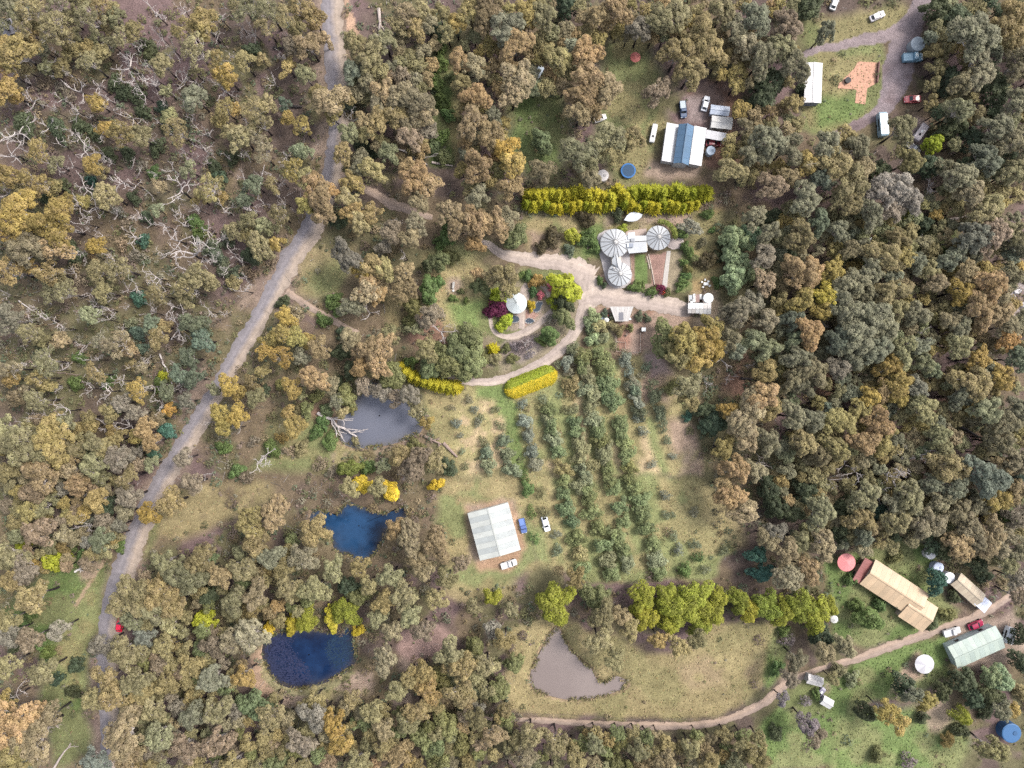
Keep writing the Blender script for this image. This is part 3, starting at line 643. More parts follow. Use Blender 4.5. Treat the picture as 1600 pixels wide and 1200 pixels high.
def boxblur(a, r):
    if r < 1: return a
    for ax in (0, 1):
        p = np.pad(a, [(r + 1, r) if k == ax else (0, 0) for k in (0, 1)], mode='edge')
        c = np.cumsum(p, axis=ax)
        a = (c[2 * r + 1:, :] - c[:-2 * r - 1, :]) / (2 * r + 1) if ax == 0 else (c[:, 2 * r + 1:] - c[:, :-2 * r - 1]) / (2 * r + 1)
    return a


N_BIG, N_MID, N_SML, N_FIN = vnoise(28, 1), vnoise(9, 2), vnoise(3.2, 3), vnoise(1.4, 4, 2)
WARPX, WARPY = (vnoise(7, 5) - .5) * 26, (vnoise(7, 6) - .5) * 26
C = lambda *t: np.array(t)
LITTER, PURPLE, OLIVE, BROWN = C(.095, .072, .062), C(.135, .094, .092), C(.112, .102, .058), C(.135, .104, .068)
GRASS, LAWN, DRYG, STRAW = C(.135, .145, .066), C(.105, .145, .052), C(.205, .18, .092), C(.37, .285, .18)
PINKD, BARKR, GRAVEL, TANG = C(.31, .225, .18), C(.21, .125, .095), C(.40, .345, .30), C(.26, .215, .115)
BARE, ORANGE, PAVE = C(.27, .205, .165), C(.36, .20, .12), C(.33, .27, .25)


def sstep(a, lo, hi):
    t = np.clip((a - lo) / (hi - lo), 0, 1)
    return t * t * (3 - 2 * t)


def lerp(a, b, t):
    return a + (b - a) * t[..., None]


PAINT = lerp(np.broadcast_to(LITTER, (NY, NX, 3)), PURPLE, sstep(N_BIG, .42, .62))
PAINT = lerp(PAINT, OLIVE, sstep(N_MID, .48, .62))
PAINT = lerp(PAINT, BROWN, sstep(vnoise(13, 8), .5, .65) * .8)
GRASSY = np.zeros((NY, NX))


def zone(poly, colour, soft=4, op=1.0, grassy=0.0, warp=1.0, second=None, cell=None):
    """colour a region of the ground; second: another soil or grass colour mixed in by noise"""
    global PAINT, GRASSY
    m = inside(poly, PX + WARPX * warp * min(1, soft / 6), PY + WARPY * warp * min(1, soft / 6)).astype(float)
    m = boxblur(m, max(0, int(soft * S / .6)))
    col = np.broadcast_to(colour, (NY, NX, 3))
    if second is not None:
        col = lerp(col, second, sstep(cell if cell is not None else N_MID, .42, .6))
    t = m * op
    PAINT = PAINT + (col - PAINT) * t[..., None]
    GRASSY = GRASSY * (1 - t) + grassy * t


def disc(x, y, r, n=20, sx=1.0):
    return [(x + r * sx * math.cos(2 * math.pi * i / n), y + r * math.sin(2 * math.pi * i / n)) for i in range(n)]


def band(line, extra=0):
    """polygon of a centre line [(x, y, width)...]"""
    L, R = [], []
    for i, (x, y, w) in enumerate(line):
        a, b = line[max(i - 1, 0)], line[min(i + 1, len(line) - 1)]
        dx, dy = b[0] - a[0], b[1] - a[1]
        d = math.hypot(dx, dy) or 1
        h = w / 2 + extra
        L.append((x - dy / d * h, y + dx / d * h)); R.append((x + dy / d * h, y - dx / d * h))
    return L + R[::-1]


ROAD = [(516, -60, 33), (517, -20, 33), (519, 20, 33), (521, 60, 34), (526, 110, 34), (528, 160, 32), (527, 210, 30), (520, 260, 30), (509, 305, 32), (491, 350, 35), (458, 400, 34),
        (436, 440, 31), (403, 500, 28), (362, 570, 27), (328, 630, 28), (285, 700, 30), (262, 740, 32), (240, 780, 34), (221, 820, 34), (197, 880, 36), (183, 925, 34),
        (171, 975, 33), (168, 1030, 32), (169, 1090, 30), (170, 1140, 28), (172, 1220, 28), (174, 1290, 28)]
TRACK_W = [(447, 456, 14), (456, 461, 12), (470, 470, 11), (490, 483, 10), (515, 497, 10), (538, 511, 9), (560, 521, 8)]
TRACK_NW = [(520, 268, 8), (545, 278, 9), (562, 290, 10), (592, 306, 13), (612, 319, 18), (632, 326, 14), (652, 333, 10), (676, 339, 7)]
TRACK_NE = [(752, 377, 7), (766, 384, 12), (785, 397, 15), (812, 404, 19), (840, 407, 25), (872, 410, 26), (900, 420, 34), (925, 436, 40)]
LOOP = [(922, 430, 30), (918, 462, 30), (911, 490, 22), (900, 515, 19), (885, 538, 18), (865, 556, 17), (840, 572, 16), (810, 586, 14), (780, 594, 13), (750, 597, 12), (722, 594, 10), (700, 588, 6)]
EAST = [(910, 470, 20), (925, 462, 34), (945, 462, 36), (975, 468, 28), (1010, 471, 26), (1045, 478, 26), (1072, 484, 22), (1084, 486, 14)]
SOUTH = [(745, 1117, 5), (757, 1122, 6), (800, 1124, 7), (857, 1126, 9), (920, 1131, 10), (980, 1133, 11), (1040, 1134, 12), (1095, 1133, 12), (1137, 1124, 12), (1165, 1113, 13), (1195, 1097, 13), (1222, 1074, 13), (1245, 1060, 11), (1290, 1042, 8), (1345, 1028, 12), (1372, 1017, 14), (1400, 1007, 14), (1445, 991, 13), (1480, 979, 13), (1518, 966, 13), (1556, 947, 12), (1600, 917, 10), (1660, 880, 10)]
GPATH = [(846, 445, 7), (854, 454, 7), (859, 466, 7), (861, 474, 8), (865, 483, 11), (857, 492, 11), (847, 501, 10), (835, 511, 11), (817, 521, 13), (799, 526, 9), (784, 525, 7), (773, 518, 7), (767, 506, 6.5), (767, 492, 6.5), (770, 486, 6)]
TOPDRIVE = [(1455, -40, 26), (1440, 10, 28), (1425, 40, 34), (1412, 75, 42), (1403, 110, 42), (1396, 145, 38), (1380, 170, 26), (1350, 192, 18), (1320, 206, 14), (1300, 214, 10)]
TOPDRIVE2 = [(1420, 40, 26), (1385, 55, 20), (1350, 62, 17), (1310, 72, 14), (1255, 86, 11)]

# verges and clearings -------------------------------------------------
zone(band(ROAD, 10), BARE * .8, 7, .85, second=BROWN)
zone([(500, 60), (512, 60), (512, 250), (498, 270), (490, 320), (470, 340), (440, 390), (400, 450), (360, 520), (310, 610), (265, 690), (250, 690), (300, 600), (350, 500), (430, 380), (480, 320), (494, 200)], BARE * .85, 4, .8, second=BROWN)
zone([(537, -20), (544, 0), (556, 38), (566, 60), (548, 66), (541, 40)], C(.36, .24, .17), 2, .95)
zone([(548, 66), (570, 60), (575, 90), (545, 90)], BROWN, 5, .8)
zone([(0, 130), (60, 130), (250, 130), (300, 140), (340, 230), (300, 320), (130, 320), (0, 300)], PURPLE * .85, 14, .6, second=LITTER)
zone([(355, 240), (378, 250), (385, 300), (372, 335), (358, 330), (345, 290)], BARE * .9, 5, .85, second=BROWN)
zone([(395, 110), (420, 110), (425, 170), (400, 150)], PURPLE * 1.05, 5, .9)
zone([(185, 5), (235, 15), (262, 60), (225, 70), (200, 40)], PURPLE * 1.05, 6, .85)
zone([(410, 40), (455, 45), (460, 75), (430, 95), (412, 70)], PURPLE * 1.1, 5, .9)
zone([(70, 120), (110, 130), (100, 170), (55, 165)], PURPLE * 1.05, 8, .8)
zone([(150, 300), (330, 300), (330, 480), (150, 480)], BROWN * .95, 20, .6, second=OLIVE)
zone([(0, 440), (260, 440), (270, 620), (0, 650)], BROWN * .95, 20, .6, second=OLIVE)
zone([(470, 380), (540, 350), (565, 370), (545, 440), (500, 480), (455, 455)], TANG * .85, 8, .85, .5, second=OLIVE)
zone([(480, 420), (540, 400), (555, 440), (530, 475), (480, 455)], GRASS * 1.15, 10, .7, .8)
zone([(470, 470), (545, 505), (560, 530), (520, 520), (460, 480)], TANG * .9, 6, .8)
zone([(0, 960), (90, 870), (160, 870), (170, 900), (160, 960), (140, 1000), (130, 1110), (150, 1180), (90, 1200), (60, 1100), (70, 1000), (20, 1000)], GRASS * .95, 7, .95, .9, second=LAWN * .9)
zone([(110, 950), (160, 890), (158, 950), (135, 1010), (140, 1070), (95, 1090), (85, 1020)], GRASS * 1.35, 8, .85, .9, second=DRYG)
zone(band([(118, 948, 7), (135, 920, 6), (150, 898, 6), (163, 876, 7), (176, 850, 6), (182, 842, 5)]), C(.30, .22, .15), 2, .9)
zone([(120, 895), (145, 870), (160, 880), (150, 905), (128, 912)], C(.27, .2, .15), 5, .9)
zone([(225, 830), (250, 770), (300, 755), (375, 745), (420, 760), (420, 790), (350, 815), (290, 840), (245, 860), (222, 880)], TANG * .85, 7, .95, .6, second=BROWN)
zone([(222, 880), (240, 800), (255, 790), (240, 850)], GRASS * 1.1, 5, .7, .8)
zone([(330, 480), (480, 500), (520, 620), (420, 740), (330, 720), (300, 690), (360, 590)], BROWN * 1.1, 10, .7, .3, second=OLIVE)
zone([(680, 40), (702, 40), (710, 110), (712, 180), (705, 260), (670, 262), (672, 180), (676, 110)], LAWN * .75, 5, .95, .8, second=GRASS)
zone([(702, 50), (714, 50), (716, 250), (704, 255)], DRYG * .8, 4, .9, .7)
zone([(560, 20), (612, 20), (640, 70), (610, 120), (570, 110)], LITTER * 1.25, 8, .8)
zone([(575, 190), (672, 195), (670, 258), (590, 262)], BROWN * .95, 8, .9, second=PURPLE)
# inside the property ---------------------------------------------------
zone([(610, 290), (720, 310), (1215, 325), (1215, 740), (380, 740), (450, 600), (540, 440)], BROWN * 1.05, 6, .85, .3, second=OLIVE)
zone([(660, 400), (700, 380), (745, 385), (765, 440), (765, 500), (740, 520), (690, 520), (670, 470)], GRASS * 1.5, 7, .95, .9, second=TANG * 1.1, cell=N_BIG)
zone([(700, 470), (765, 465), (765, 515), (720, 520)], LAWN * 1.4, 8, .9, .9)
zone([(640, 480), (690, 500), (700, 540), (665, 560), (640, 530)], BARKR, 6, .9)
zone(disc(709, 445, 13), BARE * 1.15, 5, .9)
zone([(600, 455), (640, 460), (655, 500), (620, 520), (600, 490)], TANG * .8, 6, .9)
zone([(810, 345), (960, 335), (945, 400), (900, 412), (830, 398)], TANG * .95, 5, .95, .5, second=GRASS)
zone([(830, 365), (880, 370), (880, 400), (835, 396)], PINKD * .8, 6, .8)
zone([(905, 355), (940, 350), (936, 405), (910, 400)], LAWN * 1.05, 4, .9, .8)
zone([(940, 338), (1080, 335), (1075, 360), (975, 365), (945, 362)], DRYG, 4, .95, .6, second=BARE)
zone([(1050, 330), (1072, 332), (1068, 355), (1050, 360)], PINKD, 4, .9)
zone([(1083, 325), (1130, 325), (1125, 470), (1088, 465), (1080, 400)], C(.27, .205, .10), 4, .97, .7, second=DRYG)
zone([(1080, 440), (1115, 430), (1118, 470), (1085, 470)], C(.29, .21, .11), 4, .9)
zone([(1060, 400), (1082, 395), (1082, 455), (1062, 460)], GRASS * 1.1, 3, .9, .7)
zone([(1044, 395), (1064, 395), (1062, 455), (1042, 455)], C(.24, .2, .14), 2, .95)
zone([(992, 398), (1008, 398), (1014, 425), (1012, 445), (994, 448)], LAWN * 1.05, 1, 1, .9)
zone([(1013, 396), (1042, 396), (1038, 452), (1022, 452)], C(.26, .165, .14), 1.5, 1)
zone([(984, 398), (992, 398), (994, 446), (986, 446)], C(.24, .16, .13), 1.5, .9)
zone([(990, 446), (1045, 448), (1045, 462), (990, 460)], BARE, 3, .9)
zone([(925, 430), (948, 430), (948, 455), (930, 455)], C(.27, .2, .16), 2, .95)
zone([(755, 430), (905, 410), (905, 540), (790, 590), (740, 560)], C(.22, .185, .13), 5, .95, .3, second=GRASS)
zone([(815, 418), (880, 415), (880, 440), (840, 450), (815, 440)], GRASS, 4, .9, .8)
zone([(775, 500), (792, 490), (830, 486), (852, 478), (850, 498), (830, 514), (790, 518), (776, 512)], C(.26, .21, .17), 3, .9)
zone([(810, 490), (835, 480), (842, 494), (818, 512)], C(.31, .185, .155), 2, .8)
zone([(790, 530), (840, 520), (850, 545), (815, 570), (785, 555)], C(.25, .205, .19), 4, .95)
zone([(822, 545), (840, 540), (840, 552), (825, 562)], C(.40, .34, .27), 2, .9)
zone([(920, 482), (1090, 480), (1015, 560), (955, 545), (925, 530)], PINKD * .95, 4, .9, second=BARKR * 1.3)
zone([(960, 505), (1000, 505), (1000, 552), (962, 552)], C(.26, .15, .115), 3, .95, second=PINKD)
zone([(920, 515), (955, 515), (960, 545), (925, 545)], GRASS * 1.1, 4, .9, .8)
zone([(1085, 460), (1120, 455), (1135, 500), (1120, 520), (1085, 500)], C(.25, .2, .15), 5, .9)
zone([(670, 605), (790, 598), (870, 590), (1010, 550), (1075, 600), (1080, 680), (1100, 740), (720, 745), (690, 700), (660, 650)], GRASS * 1.45, 4, .97, .8, second=DRYG * 1.2)
zone([(665, 605), (725, 605), (705, 640), (670, 640)], TANG * .95, 6, .8)
zone([(718, 625), (790, 625), (800, 660), (812, 740), (725, 740), (712, 680)], STRAW * 1.1, 7, .9, .4, second=DRYG * 1.25, cell=N_SML)
zone([(742, 602), (785, 602), (808, 640), (825, 740), (800, 740), (788, 660), (772, 625), (745, 620)], LAWN * 1.2, 4, .9, .9)
zone([(668, 640), (712, 650), (712, 690), (685, 680)], DRYG * .95, 6, .9, .8)
zone([(962, 550), (972, 550), (1000, 650), (1030, 740), (1000, 740), (975, 640)], STRAW * 1.1, 4, .9, .4, second=DRYG)
zone([(1010, 570), (1050, 580), (1070, 650), (1095, 700), (1100, 740), (1040, 740), (1020, 660), (1000, 600)], TANG * 1.1, 6, .85, .4, second=PINKD)
zone([(1035, 650), (1075, 660), (1085, 700), (1050, 720)], PINKD, 7, .85)
for (x0, y0, x1, y1) in ((902, 640, 915, 740), (940, 700, 1000, 745), (895, 590, 905, 640), (850, 720, 880, 745), (960, 690, 975, 740)):
    zone([(x0, y0), (x0 + 12, y0), (x1 + 6, y1), (x1 - 10, y1)], STRAW * 1.0, 5, .8, .4)
zone([(1120, 560), (1180, 550), (1215, 600), (1200, 630), (1150, 620), (1110, 600)], BARKR * .9, 8, .9, second=BROWN)
zone([(1000, 550), (1030, 555), (1050, 590), (1020, 585)], C(.27, .2, .19), 5, .9)
zone([(390, 735), (430, 660), (500, 650), (540, 690), (580, 735)], GRASS * 1.1, 7, .9, .8, second=DRYG)
zone([(490, 640), (515, 630), (520, 660), (495, 665)], BARKR * .9, 5, .9)
zone([(520, 705), (600, 700), (650, 685), (660, 700), (590, 725), (520, 735)], PINKD * .8, 5, .9, second=DRYG)
# east forest --------------------------------------------------------------
for poly, c in (([(1360, 340), (1450, 320), (1500, 360), (1475, 410), (1430, 400), (1370, 380)], LAWN * .75), ([(1300, 355), (1350, 345), (1370, 400), (1310, 420)], GRASS * .8)):
    zone(poly, c, 8, .9, .8, second=GRASS)
zone([(1425, 320), (1475, 325), (1470, 350), (1430, 350)], PINKD * .85, 6, .9)
zone(disc(1465, 335, 7), ORANGE * .9, 4, .8)
zone([(1470, 245), (1425, 250), (1440, 300), (1475, 290)], LITTER, 8, .9)
for poly in ([(1270, 580), (1350, 570), (1345, 640), (1270, 650)], [(1390, 635), (1430, 650), (1435, 700), (1400, 690)], [(1400, 560), (1435, 570), (1430, 600), (1405, 590)], [(1470, 540), (1510, 545), (1500, 590), (1465, 580)], [(1490, 670), (1535, 675), (1530, 715), (1490, 705)], [(1440, 620), (1480, 610), (1480, 660), (1455, 660)]):
    zone(poly, PURPLE * 1.1, 6, .9, second=BARKR * .9)
zone(disc(1588, 468, 22), C(.33, .30, .30), 5, .9, second=PURPLE)
# neighbours in the north --------------------------------------------------
zone([(800, 150), (880, 130), (880, 260), (830, 285), (790, 240)], LAWN * .85, 10, .9, .9, second=GRASS)
zone([(940, 60), (1010, 60), (1035, 130), (1045, 200), (1010, 290), (960, 300), (930, 210), (940, 120)], GRASS * 1.1, 10, .95, .9, second=DRYG)
zone([(1075, 140), (1150, 100), (1165, 180), (1155, 260), (1105, 265), (1100, 190)], C(.16, .115, .10), 6, .95, second=BARKR * .8)
zone([(1120, 215), (1145, 195), (1150, 235), (1125, 255)], C(.30, .17, .11), 5, .9)
zone([(1070, 145), (1105, 150), (1100, 195), (1075, 190)], C(.23, .185, .18), 4, .9)
zone([(1020, 255), (1100, 258), (1090, 280), (1010, 275)], BARE, 5, .9)
zone([(1250, 30), (1420, 5), (1430, 45), (1260, 80)], DRYG * .95, 8, .95, .8, second=GRASS)
zone([(1250, 90), (1380, 62), (1395, 110), (1390, 170), (1310, 210), (1250, 200)], GRASS * 1.15, 5, .97, .9, second=DRYG)
zone([(1270, 150), (1350, 150), (1340, 195), (1280, 200)], LAWN * 1.1, 8, .9, .9)
zone(band(TOPDRIVE), C(.20, .165, .175), 3, 1, second=C(.17, .13, .135))
zone(band(TOPDRIVE2), C(.215, .175, .18), 3, 1)
zone([(1430, 180), (1455, 190), (1440, 235), (1420, 220)], C(.26, .2, .19), 5, .9)
# neighbours in the south --------------------------------------------------
zone([(690, 745), (830, 745), (840, 880), (790, 930), (700, 920), (680, 830)], GRASS * 1.25, 7, .95, .6, second=TANG)
zone([(726, 786), (806, 776), (822, 855), (800, 896), (750, 892), (738, 850)], C(.33, .21, .145), 5, .9, second=BARE)
zone([(810, 745), (1100, 745), (1150, 860), (1100, 910), (900, 905), (840, 880)], GRASS * 1.4, 6, .97, .8, second=DRYG * 1.15)
for (x0, y0, x1, y1) in ((850, 750, 895, 900), (895, 750, 920, 840), (930, 745, 990, 860), (1020, 745, 1045, 800), (840, 790, 870, 900)):
    zone([(x0, y0), (x0 + 14, y0), (x1 + 8, y1), (x1 - 8, y1)], TANG * 1.05, 6, .7, .5)
zone([(1095, 750), (1150, 780), (1165, 850), (1130, 860), (1100, 810)], TANG * 1.1, 7, .8, .4)
zone([(1115, 970), (1215, 975), (1200, 1060), (1160, 1105), (1090, 1125), (960, 1122), (850, 1118), (800, 1100), (820, 1000), (870, 960), (990, 1010), (1060, 1020)], TANG * .84, 6, .97, .8, second=DRYG * .92)
zone([(1060, 1040), (1190, 1000), (1180, 1060), (1080, 1080)], STRAW * .66, 9, .8, .6, second=TANG)
zone([(1212, 975), (1240, 980), (1225, 1050), (1195, 1080), (1190, 1060)], LAWN * 1.05, 4, .95, .9, second=GRASS)
zone([(1225, 1090), (1300, 1050), (1420, 1010), (1480, 990), (1480, 1060), (1400, 1090), (1340, 1100), (1330, 1200), (1200, 1200), (1180, 1150)], GRASS * 1.25, 6, .97, .9, second=LAWN * 1.1)
zone([(1310, 1120), (1440, 1100), (1520, 1150), (1500, 1210), (1300, 1210)], LAWN * 1.25, 8, .95, .9, second=GRASS * 1.3)
zone([(1290, 870), (1340, 860), (1420, 840), (1460, 870), (1500, 960), (1450, 990), (1350, 1015), (1300, 1000)], GRASS * 1.15, 5, .97, .9, second=LAWN)
zone([(1410, 1040), (1440, 1020), (1440, 1050), (1390, 1085)], PINKD, 5, .9)
zone([(1440, 1100), (1480, 1090), (1490, 1140), (1460, 1150)], C(.27, .21, .16), 6, .9)
zone([(1485, 990), (1590, 950), (1610, 1010), (1575, 1030), (1500, 1050)], C(.27, .21, .17), 5, .8)
zone([(1225, 1055), (1300, 1060), (1300, 1110), (1240, 1130), (1215, 1090)], C(.26, .2, .17), 6, .8, second=GRASS)
zone([(395, 1020), (415, 1010), (425, 1070), (445, 1090), (430, 1115), (400, 1080)], C(.33, .23, .165), 5, .95)
zone([(430, 1090), (520, 1075), (560, 1050), (585, 1040), (590, 1090), (520, 1100), (450, 1110)], DRYG * 1.1, 5, .95, .6, second=BARE)
zone([(630, 990), (690, 975), (705, 1000), (660, 1040), (630, 1040)], C(.27, .185, .165), 6, .95)
zone([(620, 1030), (650, 1035), (640, 1110), (615, 1100)], BARE, 6, .9)
zone(band([(250, 1030, 8), (290, 1045, 9), (330, 1060, 9)]), BARE * .9, 4, .9)
zone([(700, 900), (740, 915), (770, 905), (780, 930), (730, 945), (690, 930)], TANG, 6, .8)
zone([(790, 990), (850, 960), (870, 985), (835, 1030), (820, 1110), (790, 1090)], TANG, 6, .9, .4)

# dams: the banks are dug into the sheet ------------------------------------
DAMS = {
    'grey': [(562, 617), (553, 632), (537, 645), (529, 656), (528, 672), (534, 690), (552, 698), (575, 699), (597, 695), (624, 688), (640, 681), (653, 676), (658, 665), (655, 651), (646, 640), (637, 628), (622, 612), (604, 600), (590, 596), (574, 597), (566, 606)],
    'star': [(484, 818), (488, 800), (497, 796), (512, 800), (526, 804), (541, 786), (564, 793), (585, 799), (603, 802), (620, 796), (634, 789), (636, 800), (626, 815), (607, 822), (597, 846), (584, 865), (568, 880), (552, 872), (545, 866), (526, 861), (520, 845), (508, 826)],
    'oval': [(413, 1008), (420, 996), (434, 988), (461, 985), (490, 985), (515, 987), (545, 982), (553, 998), (556, 1025), (547, 1042), (530, 1055), (515, 1062), (484, 1073), (461, 1076), (434, 1066), (420, 1050), (413, 1030)],
    'brown': [(871, 980), (878, 990), (885, 1006), (896, 1022), (910, 1034), (922, 1044), (932, 1062), (945, 1067), (960, 1057), (980, 1066), (972, 1076), (952, 1084), (924, 1091), (889, 1093), (857, 1086), (836, 1077), (830, 1064), (833, 1045), (841, 1029), (851, 1010), (860, 992)],
}
GZ = np.zeros((NY, NX))
WET = C(.10, .075, .055)
for k, poly in DAMS.items():
    zone([(sum(p[0] for p in poly) / len(poly) + (x_ - sum(p[0] for p in poly) / len(poly)) * 1.07, sum(p[1] for p in poly) / len(poly) + (y_ - sum(p[1] for p in poly) / len(poly)) * 1.11) for x_, y_ in poly], C(.24, .175, .12), 3, .8, 0, .5)
    zone(poly, WET, 2, .9, 0, .4)
    m = inside(poly, PX + WARPX * .12, PY + WARPY * .12).astype(float)
    GZ -= boxblur(boxblur(m, 1), 2) * 1.6
zone(DAMS['oval'][10:17] + [(405, 1030), (412, 1060), (440, 1088), (470, 1090), (520, 1078), (558, 1050)], C(.20, .19, .10), 2, .7, .4)

GZ -= .05 * N_MID
PAINT = PAINT * .84 * (.80 + .40 * N_SML)[..., None] * (.85 + .30 * N_FIN)[..., None]
# dry straw stripes left by the mower in the orchard
V = np.stack([XX, YY, GZ], -1).reshape(-1, 3)
ii, jj = np.meshgrid(np.arange(NX - 1), np.arange(NY - 1))
q = (jj * NX + ii).ravel()
F = np.stack([q, q + 1, q + NX + 1, q + NX], 1)
GROUND_MAT = painted_material('ground_soil_and_grass', 2.4, .42, .5)
gme = mesh_arrays('ground', V, F, GROUND_MAT, col=np.clip(PAINT, .01, .9).reshape(-1, 3), smooth=True)
tag(link('ground', gme), kind='structure')


# ------------------------------------------------------------------ roads, tracks and paths: ribbons with ragged edges
def catmull(line, step):
    pts = []
    n = len(line)
    for i in range(n - 1):
        p0, p1, p2, p3 = (np.array(line[max(min(k, n - 1), 0)], float) for k in (i - 1, i, i + 1, i + 2))
        L = max(2, int(np.hypot(*(p2 - p1)[:2]) / step))
        for k in range(L):
            t = k / L
            pts.append(.5 * ((2 * p1) + (-p0 + p2) * t + (2 * p0 - 5 * p1 + 4 * p2 - p3) * t * t + (-p0 + 3 * p1 - 3 * p2 + p3) * t ** 3))
    pts.append(np.array(line[-1], float))
    return pts


def ribbon(name, line, mat, z, ragged=.12, across=8, crown=.04):
    pts = catmull(line, 3.2)
    r = np.random.default_rng(sum(map(ord, name)) + len(line))
    V, F, U = [], [], []
    jl = jr = 0.0
    for i, p in enumerate(pts):
        a, b = pts[max(i - 1, 0)], pts[min(i + 1, len(pts) - 1)]
        d = (b - a)[:2]; d = d / (np.hypot(*d) or 1)
        nrm = np.array([-d[1], d[0]])
        jl = .6 * jl + r.normal(0, ragged) * .8; jr = .6 * jr + r.normal(0, ragged) * .8
        for k in range(across + 1):
            t = k / across * 2 - 1
            h = p[2] / 2 * (1 + (jl if t < 0 else jr) * abs(t))
            x, y, _ = W(p[0] + nrm[0] * t * h, p[1] + nrm[1] * t * h)
            V.append((x, y, z + crown * (1 - t * t)))
            U.append((t * .5 + .5, i * .12, 0))
    for i in range(len(pts) - 1):
        for k in range(across):
            q = i * (across + 1) + k
            F.append((q, q + across + 1, q + across + 2, q + 1))
    me = mesh_arrays(name, V, F, mat, col=np.array(U), smooth=True)
    return tag(link(name, me), kind='structure')


def road_material(name, sand, grey, tracks=True):
    m, nt, bs = new_mat(name)
    at = node(nt, 'ShaderNodeAttribute', attribute_name='paint')
    sp = node(nt, 'ShaderNodeSeparateColor')
    nt.links.new(at.outputs['Color'], sp.inputs[0])
    n1, n2, n3 = noise(nt, .18, 5, .7), noise(nt, 2.6, 6, .8), noise(nt, .5, 4, .7)
    ad = node(nt, 'ShaderNodeMath', operation='MULTIPLY_ADD')
    nt.links.new(n1.outputs['Fac'], ad.inputs[0]); ad.inputs[1].default_value = .55
    nt.links.new(sp.outputs[0], ad.inputs[2])
    c = mixc(nt, rng_map(nt, ad.outputs[0], 0, 1, .58, .86), sand, grey)
    if tracks:
        ramp = node(nt, 'ShaderNodeValToRGB')
        el = ramp.color_ramp.elements
        el[0].position, el[0].color = 0, (.88, .88, .88, 1)
        el[1].position, el[1].color = 1, (.84, .84, .84, 1)
        for p, v in ((.16, .96), (.26, 1.08), (.36, .97), (.46, 1.02), (.58, .93), (.68, 1.06), (.8, .93)):
            e = el.new(p); e.color = (v, v, v, 1)
        nt.links.new(sp.outputs[0], ramp.inputs[0])
        mm = node(nt, 'ShaderNodeMix', data_type='RGBA', blend_type='MULTIPLY')
        mm.inputs[0].default_value = 1
        nt.links.new(c, mm.inputs[6]); nt.links.new(ramp.outputs[0], mm.inputs[7])
        c = mm.outputs[2]
    c = times(nt, times(nt, c, rng_map(nt, n2.outputs['Fac'], .68, 1.0, .3, .7)), rng_map(nt, n3.outputs['Fac'], .78, 1.16, .3, .7))
    nt.links.new(c, bs.inputs['Base Color'])
    bs.inputs['Roughness'].default_value = .92
    bs.inputs['Specular IOR Level'].default_value = .1
    b = node(nt, 'ShaderNodeBump'); b.inputs['Strength'].default_value = .3; b.inputs['Distance'].default_value = .1
    nt.links.new(n2.outputs['Fac'], b.inputs['Height']); nt.links.new(b.outputs[0], bs.inputs['Normal'])
    return m


M_ROAD = road_material('gravel_road', (.32, .262, .22), (.215, .197, .212))
M_DRIVE = road_material('crushed_gravel_drive', (.42, .35, .305), (.36, .30, .27))
M_TRACK = road_material('dirt_track', (.33, .25, .20), (.29, .225, .19))
ribbon('gravel_road', ROAD, M_ROAD, .02, .10, 10, .10)
ribbon('entrance_track', TRACK_W, M_TRACK, .05)
ribbon('north_track', TRACK_NW, M_TRACK, .012, .13)
ribbon('house_driveway', TRACK_NE, M_DRIVE, .012, .13)
ribbon('loop_driveway', LOOP, M_DRIVE, .030, .12)
ribbon('yard_driveway', EAST, M_DRIVE, .048, .12)
ribbon('farm_track', SOUTH, M_TRACK, .02, .12)
ribbon('garden_path', GPATH, M_DRIVE, .02, .06, 4, .02)
ribbon('pavilion_path', [(824, 443, 9), (821, 452, 14), (818, 462, 17), (814, 476, 18), (814, 490, 14), (816, 502, 10), (815, 514, 9)], M_DRIVE, .05, .06, 4, .02)
tag(MB().prism([W(1042, 392)[:2], W(1048, 392)[:2], W(1042, 450)[:2], W(1034, 450)[:2]], 0, .05).build('stepping_path', plain('pale_path', (.32, .30, .28), .9, var=.2)), kind='structure')


# water sheets ------------------------------------------------------------
def sheet(name, poly, mat, z, grow=1.06, one_face=False):
    """water surface in rings; the outer rings carry how shallow and silty the water is"""
    cx = sum(p[0] for p in poly) / len(poly); cy = sum(p[1] for p in poly) / len(poly)
    P = [p[:2] for p in catmull([(x, y, 0) for x, y in poly + poly[:1]], 4)][:-1]
    n = len(P)
    if one_face:                                   # crescent outline: rings about one centre would fold
        me = bpy.data.meshes.new(name)
        me.from_pydata([(W(cx + (x - cx) * 1.03, cy + (y - cy) * 1.03)[0], W(cx + (x - cx) * 1.03, cy + (y - cy) * 1.03)[1], z) for x, y in P], [], [tuple(range(n))])
        me.materials.append(mat); me.update()
        if me.polygons[0].normal.z < 0: me.flip_normals()
        return tag(link(name, me), kind='structure')
    rings = [(0.02, 0), (.35, 0), (.62, .04), (.80, .16), (.90, .42), (.97, .8), (grow, 1)]
    V, U = [], []
    rr = np.random.default_rng(n)
    for k, (g, sh) in enumerate(rings):
        for x, y in P:
            p = W(cx + (x - cx) * g, cy + (y - cy) * g)
            V.append((p[0], p[1], z)); U.append((min(1, max(0, sh * rr.uniform(.6, 1.3))), 0, 0))
    F = [(k * n + i, k * n + (i + 1) % n, (k + 1) * n + (i + 1) % n, (k + 1) * n + i) for k in range(len(rings) - 1) for i in range(n)]
    me = mesh_arrays(name, V, F, mat, col=np.array(U), smooth=True)
    if me.polygons[len(F) // 2].normal.z < 0: me.flip_normals()
    return tag(link(name, me), kind='structure')


